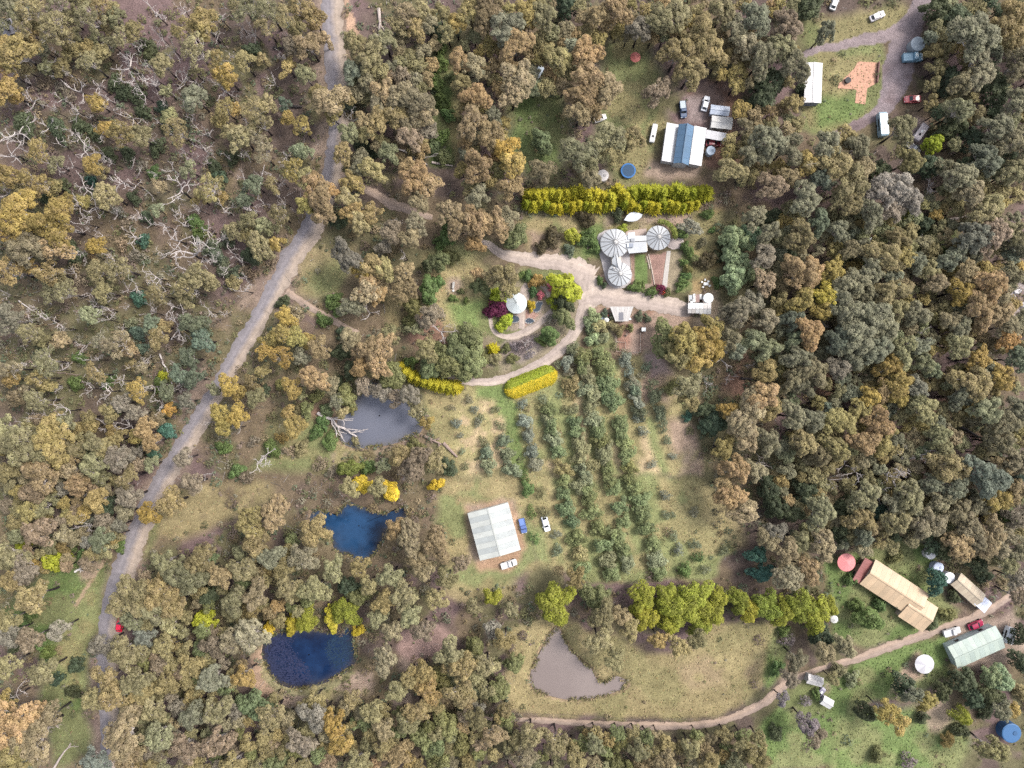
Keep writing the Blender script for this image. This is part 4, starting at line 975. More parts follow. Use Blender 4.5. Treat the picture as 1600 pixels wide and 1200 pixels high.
sheet('dam_water', DAMS['grey'], water_material('turbid_grey_water', (.088, .095, .125), .18, (.098, .104, .132)), -.45)
sheet('dam_water', DAMS['star'], water_material('clear_blue_water', (.001, .006, .020), .1, (.013, .042, .100)), -.45)  # dark patches in the water colour stand in for reflections and shade of trees
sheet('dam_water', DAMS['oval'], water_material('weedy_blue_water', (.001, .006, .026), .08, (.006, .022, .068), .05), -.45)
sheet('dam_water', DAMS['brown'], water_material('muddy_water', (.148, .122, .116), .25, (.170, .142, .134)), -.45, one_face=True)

# floating weed on the oval dam
WEED = [[(413, 1010), (424, 994), (440, 990), (458, 992), (452, 1010), (462, 1026), (480, 1042), (486, 1060), (470, 1073), (448, 1070), (428, 1060), (416, 1036)],
        [(520, 992), (540, 985), (552, 1000), (553, 1022), (540, 1038), (522, 1044), (514, 1030), (508, 1012)]]
for k, poly in enumerate(WEED):
    rw = np.random.default_rng(40 + k)
    nn = 9000
    cx, cy = rw.uniform(400, 565, nn), rw.uniform(980, 1080, nn)
    ok = inside(poly, cx + rw.normal(0, 3, nn), cy + rw.normal(0, 3, nn)) & inside(DAMS['oval'], cx, cy)
    cx, cy = cx[ok], cy[ok]
    x, y = (cx - 800) * S, (600 - cy) * S
    a_, r_ = rw.uniform(0, 6.28, len(x)), rw.uniform(.1, .28, len(x))
    quad = [np.stack([x + r_ * np.cos(a_ + t), y + r_ * .8 * np.sin(a_ + t), np.full(len(x), -.44) + rw.uniform(.0, .02, len(x))], 1) for t in (0, 1.57, 3.14, 4.71)]
    V_ = np.stack(quad, 1).reshape(-1, 3)
    colr = (C(.022, .027, .060) if k == 0 else C(.014, .028, .050)) * rw.uniform(.8, 1.2, (len(x), 1))
    tag(link('pond_weed', mesh_arrays('pond_weed', V_, np.arange(len(V_)).reshape(-1, 4), STUFF, col=colr)), kind='stuff')

# ------------------------------------------------------------------ plant prototypes: crowns are thousands of leaf sprays spread through clumps
def leaf_cloud(r, centers, radii, per_m2, size, flat=.8, shell=.70, up=.80, long=1.5):
    """leaf sprays (diamonds) on and inside each clump; returns V, F, tone"""
    Vs, T = [], []
    for c, cr in zip(centers, radii):
        n = max(8, int(per_m2 * 4.2 * cr * cr))
        d = r.normal(size=(n, 3)); d[:, 2] = np.abs(d[:, 2]) * 1.0 - .35
        d /= np.linalg.norm(d, axis=1)[:, None]
        rad = cr * (shell + (1 - shell) * r.random(n) ** .5) * (1 + .11 * r.normal(size=n))
        p = np.asarray(c) + d * rad[:, None] * np.array([1, 1, flat])
        nm = d + r.normal(0, .26, (n, 3)); nm[:, 2] += up
        nm /= np.linalg.norm(nm, axis=1)[:, None]
        a = np.cross(nm, r.normal(size=(n, 3))); a /= np.linalg.norm(a, axis=1)[:, None] + 1e-9
        b = np.cross(nm, a)
        s = size * (.6 + .8 * r.random(n))[:, None]
        Vs.append(np.stack([p - a * s * long * .5, p + b * s * .42, p + a * s * long * .5, p - b * s * .42], 1).reshape(-1, 3))
        T.append(np.clip(.5 + r.normal(0, .15) + r.normal(0, .10, n), 0, 1))
    V = np.concatenate(Vs)
    return V, np.arange(len(V)).reshape(-1, 4), np.concatenate(T)


def clump_layout(r, R, Hv, cr, gaps=.12, lobes=5, low=.5):
    """clump centres over an uneven dome: lobes of different reach, gaps between them"""
    ph = r.random(4) * 6.28
    amp = r.uniform(.10, .28, 4)
    lob = [(r.uniform(0, 6.28), r.uniform(.35, .8) * R, r.uniform(.35, .6) * R) for _ in range(lobes)]
    pts, rad = [], []
    tries = 0
    while tries < 4000 and len(pts) < 400:
        tries += 1
        th, rr = r.uniform(0, 6.283), math.sqrt(r.random())
        edge = R * (1 + sum(amp[k] * math.sin((k + 2) * th + ph[k]) for k in range(4))) * .92
        x, y = edge * rr * math.cos(th), edge * rr * math.sin(th)
        # distance to the closest lobe decides how high and how dense
        g = max(0, max(1 - ((x - m * math.cos(a)) ** 2 + (y - m * math.sin(a)) ** 2) / (w * w) for a, m, w in lob))
        base = math.sqrt(max(0, 1 - min(1, rr) ** 2))
        if g <= 0 and r.random() > .45: continue
        z = Hv * (low * base + .62 * g - .30) + r.normal(0, .12 * Hv)
        c = cr * r.uniform(.72, 1.28)
        ok = all((x - q[0]) ** 2 + (y - q[1]) ** 2 + .5 * (z - q[2]) ** 2 > (1.02 * max(c, s)) ** 2 for q, s in zip(pts, rad))
        if ok:
            pts.append((x, y, z)); rad.append(c)
    keep = [i for i in range(len(pts)) if r.random() > gaps]
    return [pts[i] for i in keep], [rad[i] for i in keep]


def limb(mb, r, a, b, ra, rb, wob=.12, n=4, seg=4):
    a, b = np.array(a, float), np.array(b, float)
    L = np.linalg.norm(b - a)
    pts = []
    for i in range(seg + 1):
        t = i / seg
        w = r.normal(0, wob * L * .35, 3) * math.sin(math.pi * t)
        pts.append(a + (b - a) * t + w + np.array([0, 0, .12 * L * math.sin(math.pi * t)]))
    mb.tube(pts, [ra + (rb - ra) * i / seg for i in range(seg + 1)], n)
    return pts


QUADS = {}


def gum_proto(seed, R, hc, cr, per, size, gaps, lobes, up=.95):
    r = np.random.default_rng(seed)
    cs, rs = clump_layout(r, R, R * .75, cr, gaps, lobes)
    cs = [(x, y, z + hc) for x, y, z in cs]
    V, F, T = leaf_cloud(r, cs, rs, per, size, up=up)
    crown = mesh_arrays('crown', V, F, LEAF, tone=T)
    mb = MB()
    fork = np.array([r.normal(0, .25), r.normal(0, .25), hc * .52])
    tr = .05 * R + .10
    limb(mb, r, (0, 0, -.3), fork, tr * 1.25, tr * .8, .06, 7, 5)
    mains = []
    for k in range(max(3, lobes)):
        th = 6.283 * k / max(3, lobes) + r.normal(0, .3)
        e = (R * .45 * math.cos(th), R * .45 * math.sin(th), hc * .86 + r.normal(0, .08 * R))
        mains.append(limb(mb, r, fork, e, tr * .62, tr * .34, .2, 5, 4)[-1])
    for c in cs:
        if r.random() < .62:
            m = min(mains, key=lambda q: np.sum((q - np.array(c)) ** 2))
            limb(mb, r, m, (c[0] * 1.02, c[1] * 1.02, c[2] + .35 * cr), tr * .26, .035, .22, 4, 3)
    QUADS[crown.name] = (V, F, T, np.array(mb.v), np.array([f for f in mb.f if len(f) == 4]))
    return crown, mb.mesh('trunk', BARK), R, hc


def shrub_proto(seed, R, hc, cr, per, size, gaps=.05, lobes=4, low=.8):
    r = np.random.default_rng(seed)
    cs, rs = clump_layout(r, R, R * .9, cr, gaps, lobes, low)
    cs = [(x, y, max(z + hc, rs[i] * .5)) for i, (x, y, z) in enumerate(cs)]
    V, F, T = leaf_cloud(r, cs, rs, per, size)
    mb = MB()
    for k in range(3):
        th = 2.1 * k + r.normal(0, .3)
        limb(mb, r, (0, 0, -.2), (R * .4 * math.cos(th), R * .4 * math.sin(th), hc), .09, .04, .1, 5, 3)
    return mesh_arrays('crown', V, F, LEAF, tone=T), mb.mesh('stem', BARK_DARK), R, hc


def conifer_proto(seed, R=1.7, h=4.6):
    """feathery golden conifer: long drooping blades that read as a star from above"""
    r = np.random.default_rng(seed)
    Vs, T = [], []
    arms = int(r.integers(15, 21))
    for lay in range(9):
        t = lay / 8
        rr = R * (1.05 - .78 * t)
        z0 = .4 + (h - .6) * t
        for k in range(arms):
            th = 6.283 * (k + .5 * (lay % 2)) / arms + r.normal(0, .12)
            ln = rr * r.uniform(.75, 1.2)
            for b in range(5):
                f0 = r.uniform(.05, .45); f1 = min(1.08, f0 + r.uniform(.45, .65))
                tw = th + r.normal(0, .13)
                w = .10 * r.uniform(.6, 1.3)
                dx, dy = math.cos(tw), math.sin(tw)
                up = r.uniform(.0, .5)
                p0 = np.array([dx * ln * f0, dy * ln * f0, z0 + r.normal(0, .1)])
                p1 = np.array([dx * ln * f1, dy * ln * f1, z0 + ln * (f1 - f0) * up + r.normal(0, .1)])
                s = np.array([-dy * w, dx * w, r.normal(0, .05)])
                mid = (p0 + p1) / 2 + np.array([0, 0, .1])
                Vs.append(np.stack([p0, mid + s, p1, mid - s]))
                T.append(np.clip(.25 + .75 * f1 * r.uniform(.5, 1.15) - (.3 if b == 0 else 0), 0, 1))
    V = np.concatenate(Vs)
    mb = MB().tube([(0, 0, -.2), (0, 0, h * .6), (.05, 0, h * .95)], [.14, .09, .02], 6)
    return mesh_arrays('foliage', V, np.arange(len(V)).reshape(-1, 4), GOLD, tone=T), mb.mesh('trunk', BARK_DARK), R, h


def dead_proto(seed, R=4.0, h=9.0):
    r = np.random.default_rng(seed)
    trunk, br = MB(), MB()
    top = np.array([r.normal(0, .5), r.normal(0, .5), h * .62])
    limb(trunk, r, (0, 0, -.3), top, .27, .20, .08, 7, 5)

    def grow(p, d, L, rad, depth):
        d = d / np.linalg.norm(d)
        pts, q, dd = [p], p, d
        seg = 6 if depth == 2 else 4
        curl = r.normal(0, .16, 3)
        for i in range(seg):
            dd = dd + curl + r.normal(0, .13, 3) + np.array([0, 0, .03])
            dd /= np.linalg.norm(dd)
            q = q + dd * L / seg
            pts.append(q)
        br.tube(pts, [max(.045, rad * (1 - .6 * i / seg)) for i in range(seg + 1)], 4)
        if depth:
            for k in range(int(r.integers(2, 5 if depth == 2 else 3))):
                i = int(r.integers(2, seg + 1))
                nd = dd + r.normal(0, .6, 3)
                nd[2] = nd[2] * .4 + .12
                grow(pts[i], nd, L * r.uniform(.35, .6), max(.05, rad * .62), depth - 1)

    n = int(r.integers(3, 6))
    a0 = r.uniform(0, 6.28)
    for k in range(n):
        th = a0 + 6.283 * k / n + r.normal(0, .35)
        grow(top - np.array([0, 0, r.uniform(0, 1.6)]), np.array([math.cos(th), math.sin(th), r.uniform(.15, .7)]), R * r.uniform(.75, 1.25), .15, 2)
    return br.mesh('branches', DEADWOOD), trunk.mesh('trunk', BARK), R, h * .75


BIG = [gum_proto(100 + k, 5.6, 13.0, 1.0, 26, .35, .15, 7 + k % 3) for k in range(6)]
BIG_FINE = [gum_proto(140 + k, 4.4, 12.5, .68, 36, .29, .13, 6 + k % 4) for k in range(7)]
THIN = [gum_proto(240 + k, 3.4, 11.5, .66, 24, .28, .42, 5 + k % 3) for k in range(7)]
MID = [gum_proto(200 + k, 3.1, 10.5, .72, 30, .31, .16, 4 + k % 3) for k in range(8)]
SMALL = [gum_proto(300 + k, 1.9, 6.5, .68, 26, .32, .08, 4) for k in range(5)]
CYPRESS = [shrub_proto(440 + k, 3.2, 3.8, .46, 46, .19, .0, 9, 1.0) for k in range(4)]
LUSH = [shrub_proto(400 + k, 3.2, 4.2, .80, 26, .34, .02, 7, .9) for k in range(5)]
SHRUB = [shrub_proto(500 + k, 1.6, 1.1, .52, 34, .27, .04, 4, .8) for k in range(5)]
OLIVE = [shrub_proto(600 + k, 1.6, 1.5, .55, 30, .27, .08, 4, .75) for k in range(5)]
WISPY = [shrub_proto(700 + k, 1.4, 1.1, .42, 18, .24, .22, 3, .6) for k in range(4)]
CONIF = [conifer_proto(800 + k) for k in range(4)]
DEADP = [dead_proto(900 + k) for k in range(14)]

PAL = {
    'k': (.195, .170, .085), 'm': (.225, .185, .075), 'M': (.250, .190, .060), 'o': (.212, .177, .104), 'O': (.230, .176, .096), 'r': (.180, .150, .108),
    'w': (.235, .205, .165), 'g': (.156, .152, .096), 's': (.158, .153, .112), 'p': (.185, .188, .100), 'P': (.205, .260, .140), 't': (.055, .115, .085),
    't2': (.118, .138, .106), 'b': (.098, .122, .082), 'd': (.062, .078, .042), 'D': (.075, .062, .032), 'e': (.140, .150, .064), 'G': (.095, .140, .045),
    'L': (.260, .310, .030), 'l': (.215, .235, .032), 'Y': (.45, .36, .035), 'Y2': (.33, .265, .05), 'R': (.105, .016, .038), 'u': (.165, .132, .130), 'K': (.45, .15, .18), 'V': (.48, .09, .05)}
WORD = {'k': 'khaki', 'm': 'mustard', 'M': 'golden', 'o': 'tan', 'O': 'orange-tan', 'r': 'dull brown', 'w': 'pinkish grey', 'g': 'grey-green', 's': 'sage grey', 'p': 'pale olive',
        'P': 'pale mint green', 't': 'teal', 't2': 'slate green', 'b': 'bluish green', 'd': 'dark green', 'D': 'blackish green', 'e': 'olive green', 'G': 'bright green', 'L': 'lime green',
        'l': 'yellow-green', 'Y': 'yellow', 'Y2': 'bright yellow', 'R': 'maroon', 'u': 'purplish brown', 'K': 'pink flowering', 'V': 'red flowering'}
LANDMARKS = [('grey farm dam', 592, 650), ('star-shaped blue dam', 562, 828), ('oval blue dam', 485, 1028), ('brown muddy dam', 885, 1045), ('round-roofed white house', 975, 400), ('white garden pavilion', 807, 473),
             ('pale ribbed shed', 772, 831), ('long tan farmhouse', 1401, 928), ('pale green shed', 1527, 1012), ('blue-roofed house', 1069, 225), ('long white trailer home', 1271, 130), ('red car', 188, 977),
             ('rusty debris heap', 1356, 373), ('pale rock outcrop', 1592, 468), ('driveway entrance', 450, 458), ('grey roof in the forest', 12, 45), ('big star-shaped white snag', 275, 514), ('grey weathered stump', 593, 40),
             ('short white log', 126, 888), ('very long fallen tree', 628, 236), ('white round tent', 1445, 1038), ('charred log on pink ground', 438, 76), ('shed with the round water tank', 1095, 474), ('dead grey thicket', 1360, 742),
             ('clipped yellow hedge', 828, 596), ('pale green tree screen', 1155, 400), ('blue tank', 1581, 1145), ('red parked vehicle', 1427, 154), ('russet clearing', 1295, 630), ('sandy track end', 118, 946), ('orange brick paving', 1345, 125),
             ('broken log by the verge', 280, 602)]
ORD = 'first second third fourth fifth sixth seventh eighth ninth tenth eleventh twelfth thirteenth fourteenth fifteenth sixteenth seventeenth eighteenth nineteenth twentieth twenty-first twenty-second twenty-third twenty-fourth twenty-fifth twenty-sixth twenty-seventh twenty-eighth twenty-ninth thirtieth'.split()
ORD += ['thirty-' + w for w in ORD[:9]] + ['fortieth'] + ['forty-' + w for w in ORD[:9]] + ['fiftieth']
PLANTS = []      # (root, kind word, colour word, px, py)


def parse(txt):
    out = []
    for tok in txt.split():
        a = tok.split(',')
        if float(a[2]) > 0:
            out.append((float(a[0]), float(a[1]), float(a[2]), a[3] if len(a) > 3 else 'k'))
    return out


def jitter(c, r, amt=.13):
    c = tuple(1.06 * v for v in c)
    h = r.normal(0, amt)
    g = r.normal(0, amt * .55)
    return tuple(max(.005, c[i] * (1 + h) * (1 + (g, 0, -g)[i])) for i in range(3))


def plant(name, cat, group, proto, px, py, rm_px, col, r, hscale=1.0, parts=('crown', 'trunk')):
    crown, trunk, R, hc = proto
    s = rm_px * S / R
    for _ in range(2):                       # a tall crown is nearer to the camera, so it looks larger
        sz = (.45 + .55 * s) * hscale
        z = hc * sz
        s = rm_px * S * (H - z) / H / R
    x, y, _ = W(px, py, z)
    root = empty(name, (x, y, 0), r.uniform(0, 6.283))
    tag(root, None, cat, group)
    k = r.uniform(.86, 1.16)
    link(parts[0], crown, root, scale=(s * k, s / k, sz), color=jitter(col, r))
    link(parts[1], trunk, root, scale=(s * k, s / k, sz))
    return root


rt = np.random.default_rng(21)
LOOSE = []          # gum trees past the three hundred largest: joined into one mass


def loose_tree(proto, px, py, rm, col):
    crown, trunk, R, hc = proto
    s = rm * S / R
    sz = .45 + .55 * s
    s = rm * S * (H - hc * sz) / H / R
    x, y, _ = W(px, py, hc * sz)
    a = rt.uniform(0, 6.283)
    LOOSE.append((crown.name, x, y, s, sz, a, jitter(col, rt)))


def spread(px, py, rr):
    """closed canopy of the eastern and northern woods: crowns meet"""
    if px > 1185 and 230 < py < 880: return rr * 1.14
    if py < 300 and px > 720: return rr * 1.14
    if px < 760 and py > 760: return rr * 1.10
    if px < 480 and py < 640: return rr * .95
    return rr


gum_list = sorted(parse(TREES), key=lambda t: -t[2])
ngum = 0
gum_list = [(x, y, r_, 'g' if c == 'k' and x > 1180 and (x * 7 + y * 3) % 10 < 3 else c) for x, y, r_, c in gum_list]
for (px, py, rr, c) in gum_list:
    col = PAL[c]
    rr = spread(px, py, rr)
    if c == 'Y' and px < 700:
        root = plant('shrub', 'shrub', 'shrubs and bushes', LUSH[rt.integers(5)], px, py, rr, col, rt, .7, ('crown', 'stem')); kind = 'bush'
    elif c in ('l', 'L', 'G', 'e', 'P', 'd', 't', 'Y'):
        if rr <= 11:
            root = plant('shrub', 'shrub', 'shrubs and bushes', SHRUB[rt.integers(5)], px, py, rr, col, rt, 1.0, ('crown', 'stem')); kind = 'bush'
        else:
            root = plant('leafy_tree', 'tree', 'dense leafy trees', CYPRESS[rt.integers(4)] if c == 'l' else LUSH[rt.integers(5)], px, py, rr, col, rt, 1.0, ('crown', 'trunk')); kind = 'leafy tree'
    elif c in ('g', 's', 'p', 'b', 't2'):
        if rr <= 11:
            root = plant('sapling', 'sapling', 'young trees in the forest', SMALL[rt.integers(5)], px, py, rr, col, rt); kind = 'sapling'
        else:
            fine = BIG_FINE if (px > 1180 or rr > 18) else MID
            root = plant('grey_leaved_tree', 'tree', 'grey and green leaved forest trees', fine[rt.integers(len(fine))], px, py, rr, col, rt); kind = 'tree'
    else:
        if rr <= 11.5:
            root = plant('sapling', 'sapling', 'young trees in the forest', SMALL[rt.integers(5)], px, py, rr, col, rt); kind = 'sapling'
        else:
            pro = BIG if rr > 22 else (BIG_FINE if (px > 1180 and rr > 15) else (BIG_FINE if rr > 17.5 and rt.random() < .6 else MID))
            pr = pro[rt.integers(len(pro))]
            if px < 490 and py < 640 and rr < 24 and rt.random() < .7: pr = THIN[rt.integers(len(THIN))]
            if ngum >= 300:
                loose_tree(MID[rt.integers(len(MID))], px, py, rr * 1.05, col)
                continue
            ngum += 1
            root = plant('gum_tree', 'tree', 'gum trees of the forest', pr, px, py, rr * 1.05, col, rt); kind = 'gum tree'
    PLANTS.append((root, kind, WORD[c], px, py))
# small gums that fill the gaps of the closed woods
WOODS = [([(1195, 330), (1600, 280), (1600, 860), (1250, 860), (1215, 745), (1225, 560)], 'kkkggmop'), ([(720, 0), (1000, 0), (1260, 0), (1240, 280), (1130, 280), (1150, 140), (1000, 60), (930, 70), (880, 130), (800, 160), (780, 280), (720, 300)], 'kkoOm'),
         ([(1455, 0), (1640, 0), (1640, 290), (1460, 290), (1455, 200)], 'kkkgd'), ([(220, 900), (400, 850), (480, 830), (480, 950), (400, 990), (380, 1080), (620, 1110), (760, 1010), (800, 1120), (760, 1210), (190, 1210)], 'kkkoer'),
         ([(790, 1140), (1200, 1150), (1180, 1220), (790, 1220)], 'kkeo'), ([(0, 660), (220, 640), (250, 720), (180, 880), (0, 900)], 'kkkmor'), ([(0, 0), (210, 0), (200, 60), (100, 110), (0, 110)], 'kkg'),
         ([(1250, 745), (1420, 760), (1600, 760), (1600, 880), (1500, 880), (1420, 840), (1290, 860)], 'kkdo'), ([(560, 60), (680, 60), (670, 250), (560, 250)], 'kkor')]
occupied = [(a, b, r_) for a, b, r_, c in gum_list]
for poly, cols in WOODS:
    xs_, ys_ = [p[0] for p in poly], [p[1] for p in poly]
    for _ in range(int((max(xs_) - min(xs_)) * (max(ys_) - min(ys_)) / 160)):
        px, py, rr = rt.uniform(min(xs_), max(xs_)), rt.uniform(min(ys_), max(ys_)), rt.uniform(7.5, 12)
        if not inside(poly, np.array([px]), np.array([py]))[0]: continue
        if any(inside(q_, np.array([px]), np.array([py]))[0] for q_ in list(DAMS.values()) + [band(ROAD, 8)]): continue
        if all(math.hypot(px - a, py - b) > .80 * r_ + .62 * rr for a, b, r_ in occupied):
            occupied.append((px, py, rr))
            loose_tree(SMALL[rt.integers(5)], px, py, rr, PAL[cols[rt.integers(len(cols))]])
LV, LF, LC_, TV, TF, TC = [], [], [], [], [], []
nv = nt_ = 0
for nm, x, y, s, sz, a, col in LOOSE:
    V, F, T, v2, f2 = QUADS[nm]
    ca, sa = math.cos(a), math.sin(a)
    M = np.array([[ca * s, -sa * s, 0], [sa * s, ca * s, 0], [0, 0, sz]])
    LV.append(V @ M.T + np.array([x, y, 0])); LF.append(F + nv); nv += len(V)
    LC_.append(np.array(col) * (.5 + T)[:, None])
    w2 = v2 @ M.T + np.array([x, y, 0])
    TV.append(w2); TF.append(f2 + nt_); nt_ += len(v2)
    up = np.clip((v2[f2].mean(1)[:, 2] - 3) / 4, 0, 1)[:, None]
    TC.append(np.array([.022, .018, .02]) * (1 - up) + np.array([.36, .33, .31]) * up)
o_ = link('smaller_gum_trees', mesh_arrays('smaller_gum_trees', np.concatenate(LV), np.concatenate(LF), LEAFSTUFF, col=np.concatenate(LC_)))
tag(o_, 'mass of smaller khaki and tan gum trees between the larger ones', None, None, 'stuff')
o2 = link('trunk', mesh_arrays('smaller_gum_trunks', np.concatenate(TV), np.concatenate(TF), STUFF, col=np.concatenate(TC)), o_)
tag(o2, None, None, None, 'stuff')
for (px, py, rr, c) in parse(SHRUBS):
    pro = WISPY if c in 'urV' else SHRUB
    root = plant('shrub', 'shrub', 'shrubs and bushes', pro[rt.integers(len(pro))], px, py, rr, PAL[c], rt, 1.0, ('crown', 'stem'))
    PLANTS.append((root, 'bush', WORD[c], px, py))
OPAL = {'e': (.150, .175, .078), 'p': (.178, .186, .105), 's': (.175, .182, .135), 'g': (.152, .168, .100)}
for (px, py, rr, c) in parse(OLIVES):
    pro = OLIVE if rr > 8 else WISPY
    rr *= 1.0
    root = plant('olive_tree', 'olive tree', 'orchard olive trees', pro[rt.integers(len(pro))], px, py, rr * .98, OPAL.get(c, PAL[c]), rt)
    PLANTS.append((root, 'olive', {'e': 'dense olive green', 'p': 'pale olive', 's': 'thin silver-grey', 'g': 'thin grey-green', 'G': 'bright green'}.get(c, 'khaki'), px, py))
SNAGS = parse(DEAD)
tries = 0
while len(SNAGS) < 232 and tries < 6000:
    tries += 1
    px, py, rr = rt.uniform(5, 470), rt.uniform(20, 640), rt.uniform(7, 14)
    if px > 520 - .62 * max(0, py - 300) - 40: continue
    if all(math.hypot(px - a, py - b) > .85 * r_ + 5 for a, b, r_, _ in gum_list) and all(math.hypot(px - q[0], py - q[1]) > 15 for q in SNAGS):
        SNAGS.append((px, py, rr, 'k'))
for i, (px, py, rr, c) in enumerate(SNAGS):
    br, tk, R, hc = DEADP[rt.integers(len(DEADP))]
    s = rr * S * .98 / R
    sz = .75 + .55 * s
    x, y, _ = W(px, py, hc * sz)
    root = empty('dead_tree', (x, y, 0), rt.uniform(0, 6.283))
    tag(root, None, 'dead tree', 'bare white dead trees')
    link('branches', br, root, scale=(s, s, sz)); link('trunk', tk, root, scale=(s, s, sz))
    PLANTS.append((root, 'snag', 'bare white' if rr > 12 else 'small bare', px, py))


# golden conifers in rows, and the clipped hedge ---------------------------
def conifer(px, py, rpx, col, label, group):
    f, t, R, h = CONIF[rt.integers(4)]
    s = rpx * S / R
    x, y, _ = W(px, py, h * .6 * s)
    root = empty('golden_conifer', (x, y, 0), rt.uniform(0, 6.28))
    tag(root, label, 'conifer', group)
    link('foliage', f, root, scale=(s, s, .5 + .5 * s), color=jitter(col, rt, .06)); link('trunk', t, root, scale=(s, s, .5 + .5 * s))


YEL, YG = (.50, .44, .045), (.33, .345, .035)
row = [(627, 572, 10), (634, 581, 12), (643, 588, 12), (653, 592, 12.5), (663, 596, 13), (673, 600, 13), (683, 602, 13), (693, 604, 13.5), (703, 606, 13.5), (712, 605, 13)]
for i, (x, y, q) in enumerate(row):
    conifer(x, y, q, YEL, f'golden feathery conifer, {ORD[i]} along the curved row from the dam', 'golden conifers in the curved row by the dam')
for i in range(27):
    x = 824 + i * 10.2
    if abs(x - 965) < 7: continue
    conifer(x, 320 + rt.normal(0, 2.2), rt.uniform(9.5, 13), YEL if i % 3 else YG, f'golden conifer in the front hedge row, {ORD[i]} from the end nearer the gravel road', 'golden conifers in the front hedge row')
for i in range(25):
    x = 828 + i * 11.6
    conifer(x, 303 + rt.normal(0, 3.0) - (5 if x > 985 else 0), rt.uniform(13, 18), YEL if x < 985 else YG, f'taller golden conifer in the rear hedge row, {ORD[i]} from the end nearer the gravel road', 'golden conifers in the rear hedge row')
conifer(770, 545, 12, (.50, .44, .03), 'single golden conifer beside the olive green thicket', None)

hedge = empty('clipped_hedge', W(829, 596), math.radians(21.5))
tag(hedge, 'thick clipped hedge, green on top with a shaggy yellow flank', 'hedge')
r5 = np.random.default_rng(55)
SEG, RAD = 4.9, 2.75


def dome(x, y):
    dd = math.hypot(max(0, abs(x) - SEG), y) / RAD
    return None if dd > 1 else 2.6 * (1 - dd ** 2.6) ** .6


GP, Vs, T = [], [], []
while len(GP) < 1500:
    x, y = r5.uniform(-SEG - RAD, SEG + RAD), r5.uniform(-.3, RAD)
    z = dome(x, y)
    if z is not None and y > .25 + r5.normal(0, .12): GP.append((x, y, z))
V, F, TT = leaf_cloud(r5, GP, np.full(len(GP), .20), 60, .16)
link('green_top', mesh_arrays('green_top', V, F, LEAF, tone=TT), hedge, color=(.25, .30, .03))
while len(Vs) < 4600:
    x, y = r5.uniform(-SEG - RAD, SEG + RAD), r5.uniform(-RAD, .8)
    z = dome(x, y)
    if z is None or y > .35 + r5.normal(0, .18): continue
    th = math.atan2(y - .6, max(0, abs(x) - SEG) * math.copysign(1, x)) + r5.normal(0, .55)
    L = r5.uniform(.4, 1.0)
    d = np.array([math.cos(th), math.sin(th), r5.uniform(-.2, .45)])
    s_ = np.array([-d[1], d[0], r5.normal(0, .3)]) * .11
    base = np.array([x, y, z]) - d * .3
    Vs.append(np.stack([base, base + d * L * .5 + s_, base + d * L, base + d * L * .5 - s_]))
    T.append(np.clip(r5.normal(.62, .3), 0, 1))
V = np.concatenate(Vs)
link('yellow_flank', mesh_arrays('yellow_flank', V, np.arange(len(V)).reshape(-1, 4), GOLD, tone=T), hedge, color=(.66, .50, .04))
MB().box((0, 0, 1.0), (2 * SEG + 2, 3.2, 1.9)).build('inner_twigs', plain('hedge_core', (.07, .075, .02), .9), hedge)
# green arc hedge behind the second round roof and the small clipped box by the house
arc = MB()
arch = empty('curved_hedge', W(1044, 362)); tag(arch, 'curved green hedge wrapped round the eastern round roof', 'hedge')
cs = [(1030 + 24 * math.cos(a), 372 - 25 * math.sin(a)) for a in np.linspace(.05, 1.55, 16)]
o0 = np.array(W(1044, 362))
pts = [np.array(W(x, y, .9)) - o0 + np.array([0, 0, .9]) for x, y in cs]
V, F, T = leaf_cloud(r5, pts, [.75] * len(pts), 40, .22)
link('foliage', mesh_arrays('foliage', V, F, LEAF, tone=T), arch, color=(.16, .19, .04))
st = MB()
for p in pts[::3]: st.tube([(p[0], p[1], -.05), (p[0], p[1], .9)], [.06, .04], 5)
st.build('stem', BARK_DARK, arch)

# fallen stems -----------------------------------------------------------
LC = {'p': DEADWOOD, 'w': plain('white_log', (.55, .52, .50), .8, var=.15), 'g': LOGWOOD, 'd': plain('charred_log', (.028, .024, .025), .9, var=.4), 'b': plain('brown_log', (.20, .15, .13), .9, var=.3)}
rl = np.random.default_rng(77)
for (x0, y0, x1, y1, w, nl, c, lab) in LOGS:
    if not lab or w == 0: continue
    a, b = np.array(W(x0, y0)), np.array(W(x1, y1))
    root = empty('fallen_log', tuple(a)); tag(root, lab, 'log')
    d = b - a; L = np.linalg.norm(d); rad = w * S / 2
    mb = MB(); pts = []
    for i in range(7):
        t = i / 6
        k = d * t + np.array([-d[1], d[0], 0]) / L * rl.normal(0, .02 * L) * math.sin(3.14 * t)
        pts.append((k[0], k[1], rad * (1 - .45 * t) + .03 + .25 * t))
    mb.tube(pts, [rad * (1.15 - .6 * i / 6) for i in range(7)], 7)
    mb.build('stem', LC[c], root)
    for k in range(nl):
        m2 = MB()
        i = int(rl.integers(2, 6)); p = np.array(pts[i])
        th = math.atan2(d[1], d[0]) + rl.choice([-1, 1]) * rl.uniform(.3, .8)
        q = p + np.array([math.cos(th), math.sin(th), rl.uniform(.05, .25)]) * L * rl.uniform(.2, .5)
        pp = limb(m2, rl, p, q, rad * .5, .05, .15, 5, 4)
        for _ in range(2):
            th2 = th + rl.normal(0, .6)
            s0 = pp[int(rl.integers(1, 4))]
            limb(m2, rl, s0, s0 + np.array([math.cos(th2), math.sin(th2), .12]) * L * rl.uniform(.1, .25), rad * .3, .04, .15, 4, 3)
        m2.build('branch', LC[c], root)

